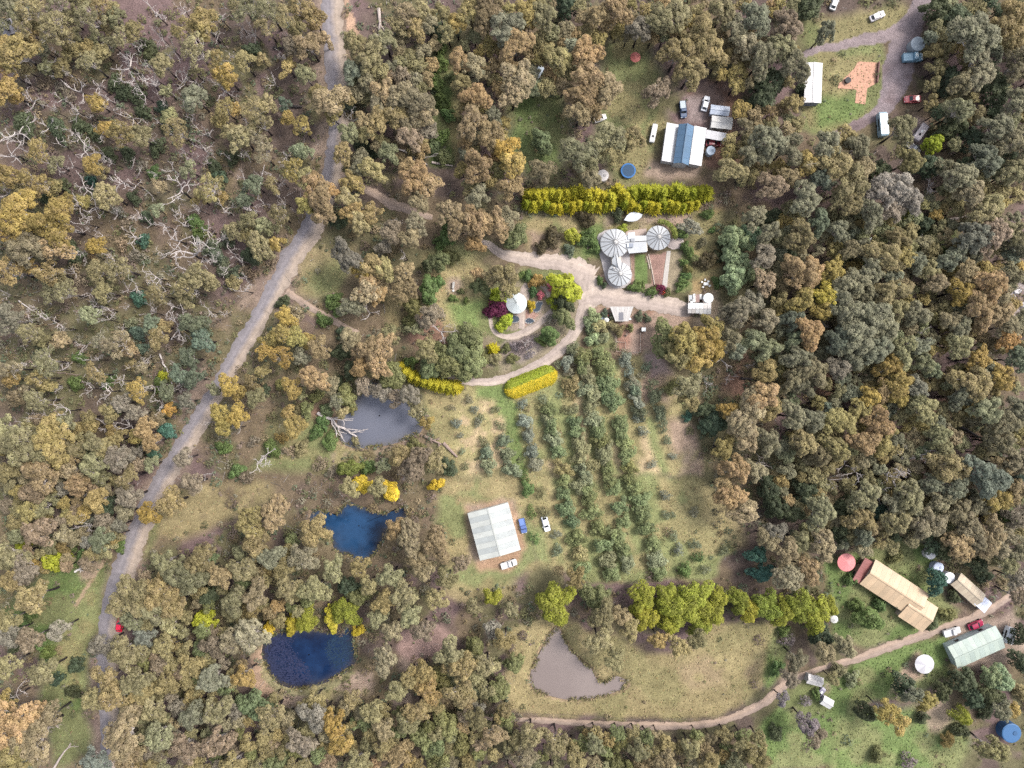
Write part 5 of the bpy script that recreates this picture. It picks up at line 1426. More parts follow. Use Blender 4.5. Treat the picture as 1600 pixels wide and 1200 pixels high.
# ------------------------------------------------------------------ the house with three round roofs
WHITE, RIBC = (.36, .375, .395), (.125, .12, .12)
WALLM = plain('cream_render', (.42, .38, .33), .85, var=.08)
PAVEM = plain('terrace_paving', (.30, .28, .285), .85, var=.12, scale=1.0)
CONC = plain('concrete', (.32, .31, .30), .85, var=.15)
RIB = plain('roof_rib', RIBC, .6, var=.1)


def round_roof(root, cx, cy, rpx, n, wall_h=2.5, rise=1.7, cap=.55, skip=(), a0=0.0, over=.35):
    """conical roof of separate wedge panels between raised ribs; root sits at the world origin offset"""
    o = Vector(root.location)
    zc = wall_h + rise * .3
    c = Vector(W(cx, cy, zc)) - o
    c.z = 0
    R = rpx * S * (H - zc) / H
    da = 2 * math.pi / n
    hw = MB().cyl((c.x, c.y), R - over, -.1, wall_h, n)
    hw.build('wall', WALLM, root)
    w = MB()
    def P(r, a, z): return (r * math.cos(a), r * math.sin(a), z)
    a1, a2 = -da * .5 + .012, da * .5 - .012
    zt, zb = wall_h + rise, wall_h
    rc = cap * .75
    vs = [P(rc, a1, zt - .12), P(rc, a2, zt - .12), P(R, a2, zb), P(R, a1, zb)]
    vs += [(x, y, z - .07) for x, y, z in vs]
    w.add(vs, [(3, 2, 1, 0), (4, 5, 6, 7), (0, 1, 5, 4), (1, 2, 6, 5), (2, 3, 7, 6), (3, 0, 4, 7)])
    wm = w.mesh('roof_panel', ROOFPAINT)
    rb = MB()
    ra = .085
    q = [(rc * .8, -ra, zt - .03), (rc * .8, ra, zt - .03), (R + .02, ra, zb + .09), (R + .02, -ra, zb + .09)]
    q += [(x, y, z - .14) for x, y, z in q]
    rb.add(q, [(0, 3, 2, 1), (4, 5, 6, 7), (0, 1, 5, 4), (1, 2, 6, 5), (2, 3, 7, 6), (3, 0, 4, 7)])
    rm = rb.mesh('roof_rib', RIB)
    for k in range(n):
        if k in skip: continue
        v = 1 + .05 * math.sin(k * 7.1 + cx)
        link('roof_panel', wm, root, (c.x, c.y, 0), a0 + k * da, color=[x * v for x in WHITE])
        link('roof_rib', rm, root, (c.x, c.y, 0), a0 + (k + .5) * da)
    rc_ = MB().cyl((c.x, c.y), cap, zt - .14, zt + .08, 12, cap * .7).build('roof_cap', plain('cap_grey', (.40, .39, .38), .6), root)
    MB().cyl((c.x, c.y), .16, zt + .08, zt + .35, 8).build('vent_pipe', STEEL, rc_)


house = empty('round_house', W(975, 400))
tag(house, 'white house of three round ribbed roofs joined by flat links', 'house')
round_roof(house, 961, 379.5, 22.8, 16, 2.6, 1.9, a0=.1)
round_roof(house, 1029, 371, 19.3, 14, 2.6, 1.7, a0=.05)
round_roof(house, 968.5, 428, 18.8, 14, 2.5, 1.5, a0=.2)


def local_poly(root, pts, z):
    o = root.location
    return [(W(x, y, z)[0] - o.x, W(x, y, z)[1] - o.y) for x, y in pts]


def slab_part(root, name, pts, z0, z1, mat, color=None):
    mb = MB().prism(local_poly(root, pts, z1), z0, z1)
    return mb.build(name, mat, root, color=color)


def roof_plane(root, name, pts, zs, th, color, mat=None):
    """a thin sloped sheet through image points with a height each"""
    o = root.location
    top = []
    for (x, y), z in zip(pts, zs):
        p = W(x, y, z)
        top.append((p[0] - o.x, p[1] - o.y, z))
    n = len(top)
    mb = MB()
    mb.add(top + [(x, y, z - th) for x, y, z in top], [tuple(range(n)), tuple(range(2 * n - 1, n - 1, -1))] + [(i, n + i, n + (i + 1) % n, (i + 1) % n) for i in range(n)])
    ob = mb.build(name, mat or ROOFPAINT, root, color=color)
    return ob


slab_part(house, 'link_wall', [(976, 375), (1011, 373), (1012, 392), (978, 392)], 0, 2.5, WALLM)
roof_plane(house, 'link_roof', [(974, 378.5), (1010, 376.5), (1010, 368), (992, 368.5), (980, 367)], [3.15, 3.15, 2.85, 2.85, 2.95], .08, WHITE)
roof_plane(house, 'link_roof', [(974, 378.8), (980, 388), (983, 396), (1011, 393.5), (1010, 376.8)], [3.15, 2.9, 2.7, 2.7, 3.15], .08, WHITE)
roof_plane(house, 'link_roof', [(981, 363.5), (992, 362.5), (992.5, 373), (981, 374)], [3.05, 3.05, 3.35, 3.35], .08, WHITE)
ridge = MB().tube([Vector(W(968, 378.7, 3.25)) - Vector(house.location), Vector(W(1010, 376.6, 3.25)) - Vector(house.location)], [.09, .09], 4)
ridge.build('ridge_cap', RIB, house)
for (x, y, w, h, nm, mat, col) in ((988.4, 375.4, 6, 5.2, 'solar_heater', OBJPAINT, (.20, .21, .23)), (985.6, 383.6, 7.5, 6, 'skylight', OBJPAINT, (.17, .19, .23)), (981, 383.6, 2.0, 5.5, 'heater_tank', PAINTW, None)):
    c = Vector(W(x, y, 3.2)) - Vector(house.location)
    MB().box((c.x, c.y, 3.3), (w * S, h * S, .35)).build(nm, mat, house, color=col)
for (x, y) in ((960, 418), (944.5, 397), (976, 441)):
    pass
# diamond shaped link between the big and the small western roof
roof_plane(house, 'valley_roof', [(962.5, 397), (970.8, 409), (966.5, 418.5), (964.8, 412)], [3.75, 3.3, 3.35, 3.75], .08, WHITE)
roof_plane(house, 'valley_roof', [(962.2, 397), (964.5, 412), (966, 418.5), (956.5, 412), (956, 406)], [3.75, 3.75, 3.35, 3.2, 3.25], .08, WHITE)
MB().tube([Vector(W(962.4, 397.5, 3.8)) - Vector(house.location), Vector(W(964.9, 413, 3.85)) - Vector(house.location), Vector(W(966.2, 418, 3.5)) - Vector(house.location)], [.08, .08, .08], 4).build('ridge_cap', RIB, house)
slab_part(house, 'link_wall', [(956, 400), (970, 400), (971, 414), (957, 414)], 0, 2.5, WALLM)
dd = Vector(W(959.6, 418.6, 3.6)) - Vector(house.location)
MB().box((dd.x, dd.y, 3.45), (.5, .4, .5)).build('roof_vent', STEEL, house)
terr = [(933, 372), (935, 366), (945, 360), (955, 358), (975, 364), (985, 375), (990, 392), (984, 396), (985, 420), (988, 430), (985, 442), (975, 450), (962, 451), (951, 445), (946, 436), (940, 410), (935, 392)]
tag(MB().prism([W(x, y)[:2] for x, y in terr], 0, .14).build('terrace', PAVEM), kind='structure')
tag(MB().prism([W(x, y)[:2] for x, y in [(977, 361), (1010, 357), (1010, 371), (990, 371), (979, 368)]], 0, .10).build('rear_terrace', plain('pink_paving', (.33, .265, .235), .85, var=.15)), kind='structure')
tag(MB().prism([W(x, y)[:2] for x, y in [(1044, 375), (1056, 371), (1068, 373), (1069, 388), (1050, 390), (1043, 386)]], 0, .10).build('patio', plain('patio_paving', (.31, .265, .255), .85, var=.18)), kind='structure')
for k, (x0, y0, x1, y1) in enumerate(((1013, 397, 1023, 447), (984, 398, 986, 420), (1010, 400, 1015, 420))):
    e = empty('garden_edging', W((x0 + x1) / 2, (y0 + y1) / 2)); tag(e, ['long pale timber edging beside the bare red garden bed', 'short dark retaining edge along the house lawn by the terrace', 'curved pale edging between the lawn and the bare bed'][k], 'edging')
    a, b = Vector(W(x0, y0)) - Vector(e.location), Vector(W(x1, y1)) - Vector(e.location)
    m = MB().tube([a + Vector((0, 0, .12)), (a + b) / 2 + Vector((.1, 0, .12)), b + Vector((0, 0, .12))], [.16, .16, .16], 4)
    m.build('rail', plain('pale_timber', (.40, .34, .29), .8, var=.2) if k != 1 else TIMBER, e)
    for t in (0.05, .5, .95):
        p = a + (b - a) * t
        MB().box((p.x, p.y, .1), (.14, .14, .35)).build('post', TIMBER, e)

# pavilion -------------------------------------------------------------------
pav = empty('garden_pavilion', W(807, 473))
tag(pav, 'round white ribbed pavilion roof in the planted garden, one notch in its edge', 'pavilion')
o = Vector(pav.location)
pc = Vector(W(807, 473.3, 3.1)) - o
RP = 16.3 * S * .985
for k in range(12):
    a = math.radians(15 + 30 * k)
    lo = 0.74 if k == 4 else 1.0
    m = MB()
    e1, e2 = a - math.radians(14.6), a + math.radians(14.6)
    vs = [(.12 * math.cos(e1), .12 * math.sin(e1), 3.9), (.12 * math.cos(e2), .12 * math.sin(e2), 3.9), (RP * lo * math.cos(e2), RP * lo * math.sin(e2), 2.5), (RP * 1.02 * lo * math.cos(a), RP * 1.02 * lo * math.sin(a), 2.47), (RP * lo * math.cos(e1), RP * lo * math.sin(e1), 2.5)]
    vs = [(x + pc.x, y + pc.y, z) for x, y, z in vs]
    m.add(vs + [(x, y, z - .05) for x, y, z in vs], [(4, 3, 2, 1, 0), (5, 6, 7, 8, 9)] + [(i, 5 + i, 5 + (i + 1) % 5, (i + 1) % 5) for i in range(5)])
    ob = m.build('roof_panel', ROOFPAINT, pav, color=[c * (1 + .04 * (-1) ** k) for c in (.40, .435, .445)])
    r_ = MB().tube([(pc.x + .1 * math.cos(e2), pc.y + .1 * math.sin(e2), 3.92), (pc.x + RP * .98 * math.cos(e2), pc.y + RP * .98 * math.sin(e2), 2.52)], [.045, .045], 4)
    r_.build('roof_rib', plain('pav_rib', (.36, .38, .38), .6), pav)
for k in range(6):
    a = math.radians(60 * k + 30)
    MB().box((pc.x + (RP - .5) * math.cos(a), pc.y + (RP - .5) * math.sin(a), 1.25), (.14, .14, 2.5)).build('post', TIMBER, pav)
MB().cyl((pc.x, pc.y), .18, 3.85, 4.1, 8, .08).build('roof_cap', STEEL, pav)

# three garden ponds with stone rims ------------------------------------------
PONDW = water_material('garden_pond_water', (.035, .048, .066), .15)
STONE = plain('rim_stone', (.30, .285, .275), .85, var=.3, scale=2)
rs = np.random.default_rng(31)
for lab, poly in (('dark round pond with a stone rim, between the maroon and lime shrubs', [(797, 494.5), (803, 492.8), (809, 494), (812, 499), (809, 503), (803, 504.5), (797.5, 503), (796, 499)]),
                  ('dark oval pond with a stone rim, in the middle of the ring path', [(821, 500), (826, 497), (832, 498.5), (835.5, 502), (831, 505), (825, 505.5), (821, 504)]),
                  ('dark slanting oblong pond beside the pink flowers', [(839, 472), (846, 471), (848, 473.5), (843.5, 485), (838, 488), (833, 486)])):
    cx = sum(p[0] for p in poly) / len(poly); cy = sum(p[1] for p in poly) / len(poly)
    pd = empty('garden_pond', W(cx, cy)); tag(pd, lab, 'pond')
    MB().prism(local_poly(pd, poly, 0), -.1, .16).build('water', PONDW, pd)
    pts = local_poly(pd, poly, 0)
    sm = MB().prism([(math.cos(a) * (.2 + .05 * math.sin(3 * a)), math.sin(a) * .15) for a in np.linspace(0, 5.6, 7)], 0, .3, .8).mesh('rim_stone', STONE)
    n = len(pts)
    for i in range(n):
        a, b = Vector((*pts[i], 0)), Vector((*pts[(i + 1) % n], 0))
        L = (b - a).length
        for k in range(max(1, int(L / .36))):
            p = a + (b - a) * ((k + .5) / max(1, int(L / .36)))
            link('rim_stone', sm, pd, (p.x * 1.04 + rs.normal(0, .04), p.y * 1.04 + rs.normal(0, .04), -.02), rs.uniform(0, 6.28), (rs.uniform(.8, 1.3),) * 2 + (rs.uniform(.7, 1.2),))


# ------------------------------------------------------------------ gabled buildings: every roof sheet is a part
def gabled(name, label, cat, px, py, wpx, lpx, ang, wall_h, rise, colors, wallcol, sheets=8, over=.3, ridge_col=None, flat=False):
    """w across, l along the ridge (pixels as seen at roof height); ang: turn of the ridge from the +Y axis"""
    z = wall_h + rise * .4
    f = (H - z) / H
    x, y, _ = W(px, py, z)
    root = empty(name, (x, y, 0), math.radians(ang)); tag(root, label, cat)
    w, l = wpx * S * f, lpx * S * f
    hw, hl = w / 2, l / 2
    wl = MB().prism([(-hw + over, -hl + over), (hw - over, -hl + over), (hw - over, hl - over), (-hw + over, hl - over)], -.05, wall_h - .12)
    wl.build('wall', OBJPAINT, root, color=wallcol)
    sl = l / sheets
    for side in ((1,) if flat else (-1, 1)):
        for k in range(sheets):
            y0, y1 = -hl + k * sl + .012, -hl + (k + 1) * sl - .012
            m = MB()
            up = .018 * (k % 2)
            if flat:
                q = [(-hw, y0, wall_h + rise + up), (hw, y0, wall_h + up), (hw, y1, wall_h + up), (-hw, y1, wall_h + rise + up)]
            else:
                q = [(0, y0, wall_h + rise + up), (side * hw, y0, wall_h + up), (side * hw, y1, wall_h + up), (0, y1, wall_h + rise + up)]
            if side < 0: q = q[::-1]
            m.add(q + [(a, b, c - .05) for a, b, c in q], [(0, 1, 2, 3), (7, 6, 5, 4), (0, 4, 5, 1), (1, 5, 6, 2), (2, 6, 7, 3), (3, 7, 4, 0)])
            c = colors[k % len(colors)] if not isinstance(colors[0][0], tuple) else colors[0 if side < 0 else 1][k % len(colors[0])]
            m.build('roof_sheet', ROOFPAINT, root, color=[v * (1 + .04 * math.sin(k * 5.3 + side)) for v in c])
    if not flat:
        MB().box((0, 0, wall_h + rise + .05), (.35, l + .04, .08)).build('ridge_cap', OBJPAINT, root, color=ridge_col or [c * .85 for c in (colors[0] if not isinstance(colors[0][0], tuple) else colors[0][0])])
    for k in range(2):
        MB().box((-hw + over - .02, (-.25 + .5 * k) * l, wall_h * .5), (.06, 1.2, 1.0)).build('window', GLASS, root)
    MB().box((hw - over + .02, 0, 1.0), (.06, .95, 2.0)).build('door', TIMBER, root)
    return root


def on_root(root, px, py, z, size, name, mat, color=None, rz=0.0):
    """a part standing at a photograph pixel, in the frame of its (turned) thing"""
    p = Vector(W(px, py, z)) - Vector(root.location)
    p.rotate(Matrix.Rotation(-root.rotation_euler.z, 3, 'Z'))
    return MB().box((0, 0, 0), size).build(name, mat, root, (p.x, p.y, z), rz, color=color)


g1, g2 = (.35, .365, .35), (.28, .30, .30)
gabled('farm_shed', 'wide pale ribbed shed standing on bare orange ground among the olives', 'shed', 772, 831, 66, 77, 15, 3.2, 1.0, [g1, g2], (.45, .45, .44), 9)
tan1, tan2 = (.40, .295, .195), (.36, .27, .18)
fh = gabled('farmhouse', 'long tan roofed farmhouse set askew on the green lawn', 'house', 1399, 921, 46, 100, 57, 2.6, 1.3, [tan1, tan2], (.40, .33, .28), 12)
on = gabled('farmhouse_wing', 'tan gabled wing at the lower end of the long farmhouse', 'house', 1436, 957, 46, 46, 57, 2.5, 1.15, [tan2, tan1], (.40, .33, .28), 6)
ver = gabled('verandah', 'dark red verandah roof at the upper end of the farmhouse', 'verandah', 1350, 893, 20, 40, -30, 2.2, .5, [(.20, .075, .07)], (.25, .15, .13), 5, flat=True)
gabled('long_shed', 'narrow tan shed with a bluish end beside the track', 'shed', 1514, 922, 25, 52, 48, 2.4, .8, [(.38, .32, .24), (.34, .28, .21)], (.36, .32, .28), 8)
gabled('lean_to', 'small bluish white lean-to at the end of the narrow tan shed', 'shed', 1536, 943, 20, 22, 48, 2.2, .4, [(.45, .48, .58)], (.45, .45, .5), 4, flat=True)
gabled('machinery_shed', 'pale green long shed by the farm track', 'shed', 1527, 1012, 38, 82, -66, 3.0, .9, [(.29, .34, .305), (.26, .31, .285)], (.36, .42, .42), 10)
bl, wt = (.075, .135, .215), (.42, .42, .44)
bh = gabled('blue_roofed_house', 'house with a steep blue roof between two white verandahs', 'house', 1069, 225, 24, 62, -8, 4.0, 1.4, [bl, (.075, .135, .22)], (.4, .4, .42), 7)
for (x, y, w_, nm) in ((1048, 223, 21, 0), (1090.5, 228, 20, 1)):
    vr = gabled('white_verandah', ['flat white verandah roof on the garden side of the blue roof', 'flat white verandah roof on the yard side of the blue roof'][nm], 'verandah', x, y, w_, 60, -8, 2.9, .5 if nm else .5, [wt, (.38, .39, .41)], (.4, .4, .42), 7, flat=True)
gabled('white_shed', 'bluish white shed, topmost of the three beside the blue-roofed house', 'shed', 1125, 172, 15, 30, 83, 2.4, .5, [(.36, .40, .48), (.31, .35, .43)], (.25, .28, .35), 4)
gabled('white_shed', 'broad clean white shed, middle one beside the blue-roofed house', 'shed', 1128, 191, 19, 33, 84, 2.5, .5, [(.43, .425, .42)], (.4, .4, .4), 4)
gabled('white_shed', 'low white carport, lowest of the three beside the blue-roofed house', 'carport', 1119, 212, 14, 32, 80, 2.3, .35, [(.38, .38, .41)], (.4, .4, .4), 4, flat=True)
gabled('trailer_home', 'long white trailer home on the northern lawn, partly under a tree', 'trailer', 1271, 129, 27, 63, -2, 2.9, .25, [(.46, .455, .46), (.44, .435, .44)], (.20, .22, .30), 6)
gabled('forest_cabin', 'weathered grey roof half hidden in the burnt forest', 'cabin', 11, 45, 26, 26, 35, 2.6, .9, [(.26, .24, .26), (.23, .215, .235)], (.2, .18, .18), 5)

# three cornered workshop beside the yard ---------------------------------------
ws = empty('workshop', W(971, 490)); tag(ws, 'grey tapering workshop roof with a dark skylight beside the yard', 'workshop')
slab_part(ws, 'wall', [(955, 480), (988, 480), (981, 500), (963, 500)], -.05, 2.3, plain('dark_boards', (.11, .085, .075), .9, var=.2))
xs = [953 + (990 - 953) * k / 8 for k in range(9)]
xb = [961.5 + (982 - 961.5) * k / 8 for k in range(9)]
for k in range(8):
    roof_plane(ws, 'roof_sheet', [(xs[k] + .08, 479), (xb[k] + .05, 502), (xb[k + 1] - .05, 502), (xs[k + 1] - .08, 479)], [2.95 + .02 * (k % 2), 2.5 + .02 * (k % 2), 2.5 + .02 * (k % 2), 2.95 + .02 * (k % 2)], .06, [c * (1 + .05 * (-1) ** k) for c in (.36, .345, .335)])
roof_plane(ws, 'skylight', [(967.2, 488), (967.2, 500.5), (974, 500.5), (974, 488)], [2.9, 2.64, 2.64, 2.9], .05, (.13, .13, .15))
# shed with the tank -------------------------------------------------------------
tk = empty('tank_shed', W(1094, 476)); tag(tk, 'patched white roofed shed with a timber frame at the end of the yard', 'shed')
slab_part(tk, 'wall', [(1076, 474), (1111, 475), (1109, 488), (1077, 487)], -.05, 2.1, plain('shed_wall', (.28, .27, .27), .85))
cols = [(.60, .60, .60), (.55, .55, .57), (.62, .61, .60), (.58, .585, .60), (.50, .47, .46), (.52, .5, .5)]
for k in range(6):
    a, b = 1075.5 + k * 6.05, 1075.5 + (k + 1) * 6.05 - .35
    roof_plane(tk, 'roof_sheet', [(a, 473.2), (a - .3, 482.2), (b - .3, 482.6), (b, 473.6)], [2.75, 2.5, 2.5, 2.75], .05, cols[k])
    roof_plane(tk, 'roof_sheet', [(a - .3, 482.7), (a - .6, 489.5 + (k > 2) * 1.2), (b - .6, 489.5 + (k > 2) * 1.2), (b - .3, 483)], [2.45, 2.25, 2.25, 2.45], .05, [c * .62 for c in cols[5 - k]])
for (x, y, w_, h_, c) in ((1078.5, 466, 5, 9, (.30, .32, .34)), (1084, 466, 3.4, 13, (.62, .61, .60)), (1089.5, 466.5, 5.5, 12, (.20, .13, .12)), (1094.5, 464, 4, 8, (.48, .47, .46)), (1098, 469, 3, 6, (.22, .15, .13)), (1080, 471, 4, 5, (.5, .5, .5))):
    on_root(tk, x, y, 1.0, (w_ * S, h_ * S, 1.0), 'crate', OBJPAINT, c)
for x in (1076, 1087, 1099):
    p = Vector(W(x, 460.5, 2)) - Vector(tk.location); q_ = Vector(W(x, 473, 2.3)) - Vector(tk.location)
    MB().tube([(p.x, p.y, 2), (q_.x, q_.y, 2.3)], [.09, .09], 4).build('beam', plain('pale_timber', (.40, .34, .29), .8), tk)
    MB().box((p.x, p.y, 1.0), (.14, .14, 2.0)).build('post', TIMBER, tk)


def tank(px, py, rpx, h, col, label, name='water_tank', cat='water tank', rim=True):
    x, y, _ = W(px, py, h)
    t = empty(name, (x, y, 0)); tag(t, label, cat)
    r = rpx * S * (H - h) / H
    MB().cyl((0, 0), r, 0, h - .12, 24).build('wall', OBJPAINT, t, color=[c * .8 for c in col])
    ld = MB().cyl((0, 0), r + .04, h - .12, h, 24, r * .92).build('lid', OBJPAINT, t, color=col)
    MB().cyl((r * .35, 0), r * .22, h, h + .12, 12).build('hatch', OBJPAINT, ld, color=[c * .75 for c in col])
    return t


tank(1107, 465.8, 7.9, 2.6, (.56, .58, .60), 'round pale water tank on the corner of the timber-framed shed')
tank(1435, 68, 11, 2.6, (.27, .31, .35), 'round grey tank right behind the blue truck')
tank(1111, 235, 7, 2.0, (.36, .42, .50), 'small round bluish tank below the low white carport')
tank(1455, 866, 8, 2.2, (.52, .52, .53), 'pale round tank, uppermost of the row above the tan shed')
tank(1467, 887, 8, 2.2, (.38, .43, .56), 'bluish round tank, second in the row above the tan shed')
tank(1484, 903, 8.5, 2.0, (.60, .61, .66), 'white round tank touching the end of the tan shed')
tank(1581, 1146, 15, 2.8, (.03, .09, .20), 'wide blue tank in the lower corner among golden trees')
tank(942, 274, 9, 2.3, (.40, .38, .38), 'pale grey tank above the yellow hedge')

# blue trampoline ring -----------------------------------------------------------
tr = empty('trampoline', W(981, 268)); tag(tr, 'round blue trampoline on the grass above the yellow hedge', 'trampoline')
MB().cyl((0, 0), 1.75, .82, .86, 28).build('mat', plain('tramp_mat', (.02, .05, .10), .7), tr)
m = MB()
for k in range(28):
    a, b = 6.2832 * k / 28, 6.2832 * (k + 1) / 28
    v = [(1.7 * math.cos(a), 1.7 * math.sin(a), .90), (2.1 * math.cos(a), 2.1 * math.sin(a), .88), (2.1 * math.cos(b), 2.1 * math.sin(b), .88), (1.7 * math.cos(b), 1.7 * math.sin(b), .90)]
    m.add(v, [(0, 1, 2, 3)])
m.build('pad', plain('tramp_pad', (.02, .10, .27), .6), tr)
for k in range(6):
    a = 1.047 * k
    MB().cyl((2 * math.cos(a), 2 * math.sin(a)), .04, 0, .86, 6).build('leg', STEEL, tr)


# ------------------------------------------------------------------ vehicles
def vehicle(name, cat, label, px, py, ang, L, Wd, Ht, col, style='car', cover=None):
    x, y, _ = W(px, py, Ht * .7)
    v = empty(name, (x, y, 0), math.radians(ang)); tag(v, label, cat)
    def loft(secs, nm, mat, color=None):
        """secs: (x, half width, z0, z1) rings joined along the length"""
        m = MB(); vs = []
        for (sx, hw, z0, z1) in secs:
            ch = min(.12, hw * .2)
            vs += [(sx, -hw, z0), (sx, hw, z0), (sx, hw, z1 - ch), (sx, hw - ch, z1), (sx, -hw + ch, z1), (sx, -hw, z1 - ch)]
        n = 6
        fs = [tuple(range(n)), tuple(range(len(vs) - 1, len(vs) - n - 1, -1))]
        for i in range(len(secs) - 1):
            fs += [(i * n + (k + 1) % n, i * n + k, (i + 1) * n + k, (i + 1) * n + (k + 1) % n) for k in range(n)]
        m.add(vs, fs)
        return m.build(nm, mat, v, color=color)
    h, hw = L / 2, Wd / 2
    sill = Ht * .60
    if style == 'caravan':
        loft([(-h, hw * .95, .45, Ht * .86), (-h + .4, hw, .4, Ht), (h - .5, hw, .4, Ht), (h, hw * .94, .5, Ht * .8)], 'body', CARPAINT, col)
        MB().box((0, 0, Ht + .06), (.7, .5, .12)).build('roof_vent', PAINTW, v)
        MB().box((-h * .4, 0, Ht + .05), (.6, .6, .1)).build('hatch', GLASS, v)
        MB().tube([(h, 0, .5), (h + 1.1, 0, .5)], [.07, .05], 5).build('drawbar', STEEL, v)
        for s in (-1, 1):
            MB().box((0, s * (hw + .01), Ht * .62), (L * .5, .03, .6)).build('window', GLASS, v)
        wx = (0,)
    else:
        loft([(-h, hw * .86, .35, sill * .92), (-h + .25, hw * .98, .3, sill), (h * .45, hw, .28, sill), (h * .85, hw * .95, .3, sill * .9), (h, hw * .78, .38, sill * .74)], 'body', CARPAINT, col)
        if style == 'ute':
            loft([(-h * .02, hw * .84, sill - .02, Ht - .04), (h * .05, hw * .86, sill - .02, Ht), (h * .32, hw * .84, sill - .02, Ht), (h * .5, hw * .88, sill - .03, sill + .02)], 'cabin', CARPAINT, col)
            loft([(h * .36, hw * .72, Ht - .12, Ht - .06), (h * .50, hw * .78, sill, sill + .06)], 'windscreen', GLASS)
            MB().box((-h * .52, 0, sill + .04), (h * .9, Wd * .86, .10)).build('tray', OBJPAINT, v, color=cover or (.12, .12, .13))
            for s in (-1, 1):
                MB().box((-h * .52, s * hw * .9, sill + .14), (h * .94, .06, .22)).build('tray_side', CARPAINT, v, color=col)
        else:
            loft([(-h * .86, hw * .74, sill - .02, sill + .04), (-h * .62, hw * .80, sill - .02, Ht - .03), (-h * .2, hw * .82, sill - .02, Ht), (h * .12, hw * .80, sill - .02, Ht - .03), (h * .46, hw * .82, sill - .04, sill + .02)], 'cabin', CARPAINT, col)
            loft([(h * .155, hw * .68, Ht - .12, Ht - .045), (h * .44, hw * .76, sill - .01, sill + .055)], 'windscreen', GLASS)
            loft([(-h * .855, hw * .66, sill, sill + .06), (-h * .64, hw * .70, Ht - .13, Ht - .035)], 'rear_window', GLASS)
            for s in (-1, 1):
                MB().box((-h * .22, s * (hw * .835), (sill + Ht) / 2 - .05), (h * .75, .04, (Ht - sill) * .6)).build('side_window', GLASS, v)
        for s in (-1, 1):
            MB().box((h * .97, s * hw * .62, sill * .72), (.10, .32, .14)).build('headlight', PAINTW, v)
            MB().box((h * .28, s * (hw + .1), sill + .02), (.12, .2, .14)).build('wing_mirror', CARPAINT, v, color=col)
        wx = (-h * .62, h * .62)
    for q in wx:
        for s in (-1, 1):
            w_ = MB()
            n = 14
            vs = [(q + .33 * math.cos(6.2832 * i / n), s * (hw - .02) + d, .33 + .33 * math.sin(6.2832 * i / n)) for d in (-.1, .1) for i in range(n)]
            w_.add(vs, [tuple(range(n)), tuple(range(2 * n - 1, n - 1, -1))] + [(i, n + i, n + (i + 1) % n, (i + 1) % n) for i in range(n)])
            w_.build('wheel', TYRE, v)
    return v


WC = (.46, .46, .47)
vehicle('parked_car', 'car', 'bright red car on the gravel road, half under tree foliage', 186, 977, 82, 3.9, 1.75, 1.45, (.62, .012, .05))
vehicle('parked_truck', 'truck', 'long blue-grey truck on the northern drive in front of the grey tank', 1428, 88, 3, 5.6, 2.4, 2.2, (.14, .25, .34), 'ute', (.25, .36, .44))
vehicle('parked_car', 'car', 'faded red vehicle on the northern drive', 1427, 154, -178, 4.6, 2.0, 1.7, (.34, .07, .08))
vehicle('parked_caravan', 'caravan', 'long pale blue caravan parked below the northern drive', 1380, 194, 95, 6.6, 2.3, 2.4, (.25, .35, .42), 'caravan')
vehicle('parked_car', 'car', 'silver car parked aslant at the top of the northern lawn', 1372, 24, 25, 4.4, 1.8, 1.5, (.42, .40, .42))
vehicle('parked_car', 'car', 'white car at the very top edge above the northern lawn', 1305, 3, 70, 4.2, 1.8, 1.5, WC)
vehicle('boat_trailer', 'trailer', 'pinkish pale trailer body under the trees beside the northern drive', 1439, 206, 55, 5.2, 2.1, 1.9, (.42, .37, .38), 'caravan')
vehicle('parked_ute', 'ute', 'grey ute beside the bright lime bush', 1428, 231, -40, 4.4, 1.8, 1.6, (.30, .31, .33), 'ute')
vehicle('parked_car', 'car', 'white car between the blue-roofed house and its sheds', 1103, 161, 75, 4.3, 1.8, 1.5, (.55, .57, .62))
vehicle('parked_ute', 'ute', 'dark blue ute with a white nose above the blue-roofed house', 1068, 170, -85, 4.7, 1.85, 1.7, (.035, .06, .12), 'ute', (.35, .4, .45))
vehicle('parked_car', 'car', 'dark red car tucked under the low white carport edge', 1115, 223, 0, 4.2, 1.8, 1.45, (.16, .02, .03))
vehicle('boat_trailer', 'trailer', 'slim white boat-like trailer on the grass beside the blue-roofed house', 1021, 208, 78, 5.2, 1.5, 1.4, WC, 'caravan')
vehicle('parked_car', 'car', 'bluish white car under trees far from the hedge', 841, 113, 60, 4.2, 1.8, 1.5, (.42, .48, .56))
vehicle('parked_ute', 'ute', 'white ute on the bare ground below the ribbed shed', 795, 882, 18, 4.6, 1.85, 1.7, WC, 'ute', (.5, .5, .5))
vehicle('parked_car', 'car', 'white car standing between the olive rows', 853, 819, -75, 4.3, 1.8, 1.5, (.58, .60, .63))
vehicle('parked_ute', 'ute', 'blue ute against the side of the ribbed shed', 817, 822, -78, 4.2, 1.75, 1.6, (.07, .11, .27), 'ute', (.1, .16, .35))
vehicle('parked_ute', 'ute', 'white ute beside the pale green shed', 1489, 988, 15, 4.9, 1.9, 1.75, WC, 'ute', (.52, .52, .53))
vehicle('parked_car', 'car', 'deep red car between the white ute and the pale green shed', 1526, 977, 22, 4.4, 1.85, 1.5, (.22, .012, .045))
vehicle('parked_caravan', 'caravan', 'white caravan at the far end of the pale green shed', 1578, 993, 75, 4.6, 2.2, 2.3, (.55, .58, .63), 'caravan')
vehicle('parked_car', 'car', 'pale car under trees above the grey roof of the rear hedge', 938, 184, 20, 3.6, 1.7, 1.4, (.5, .48, .47))


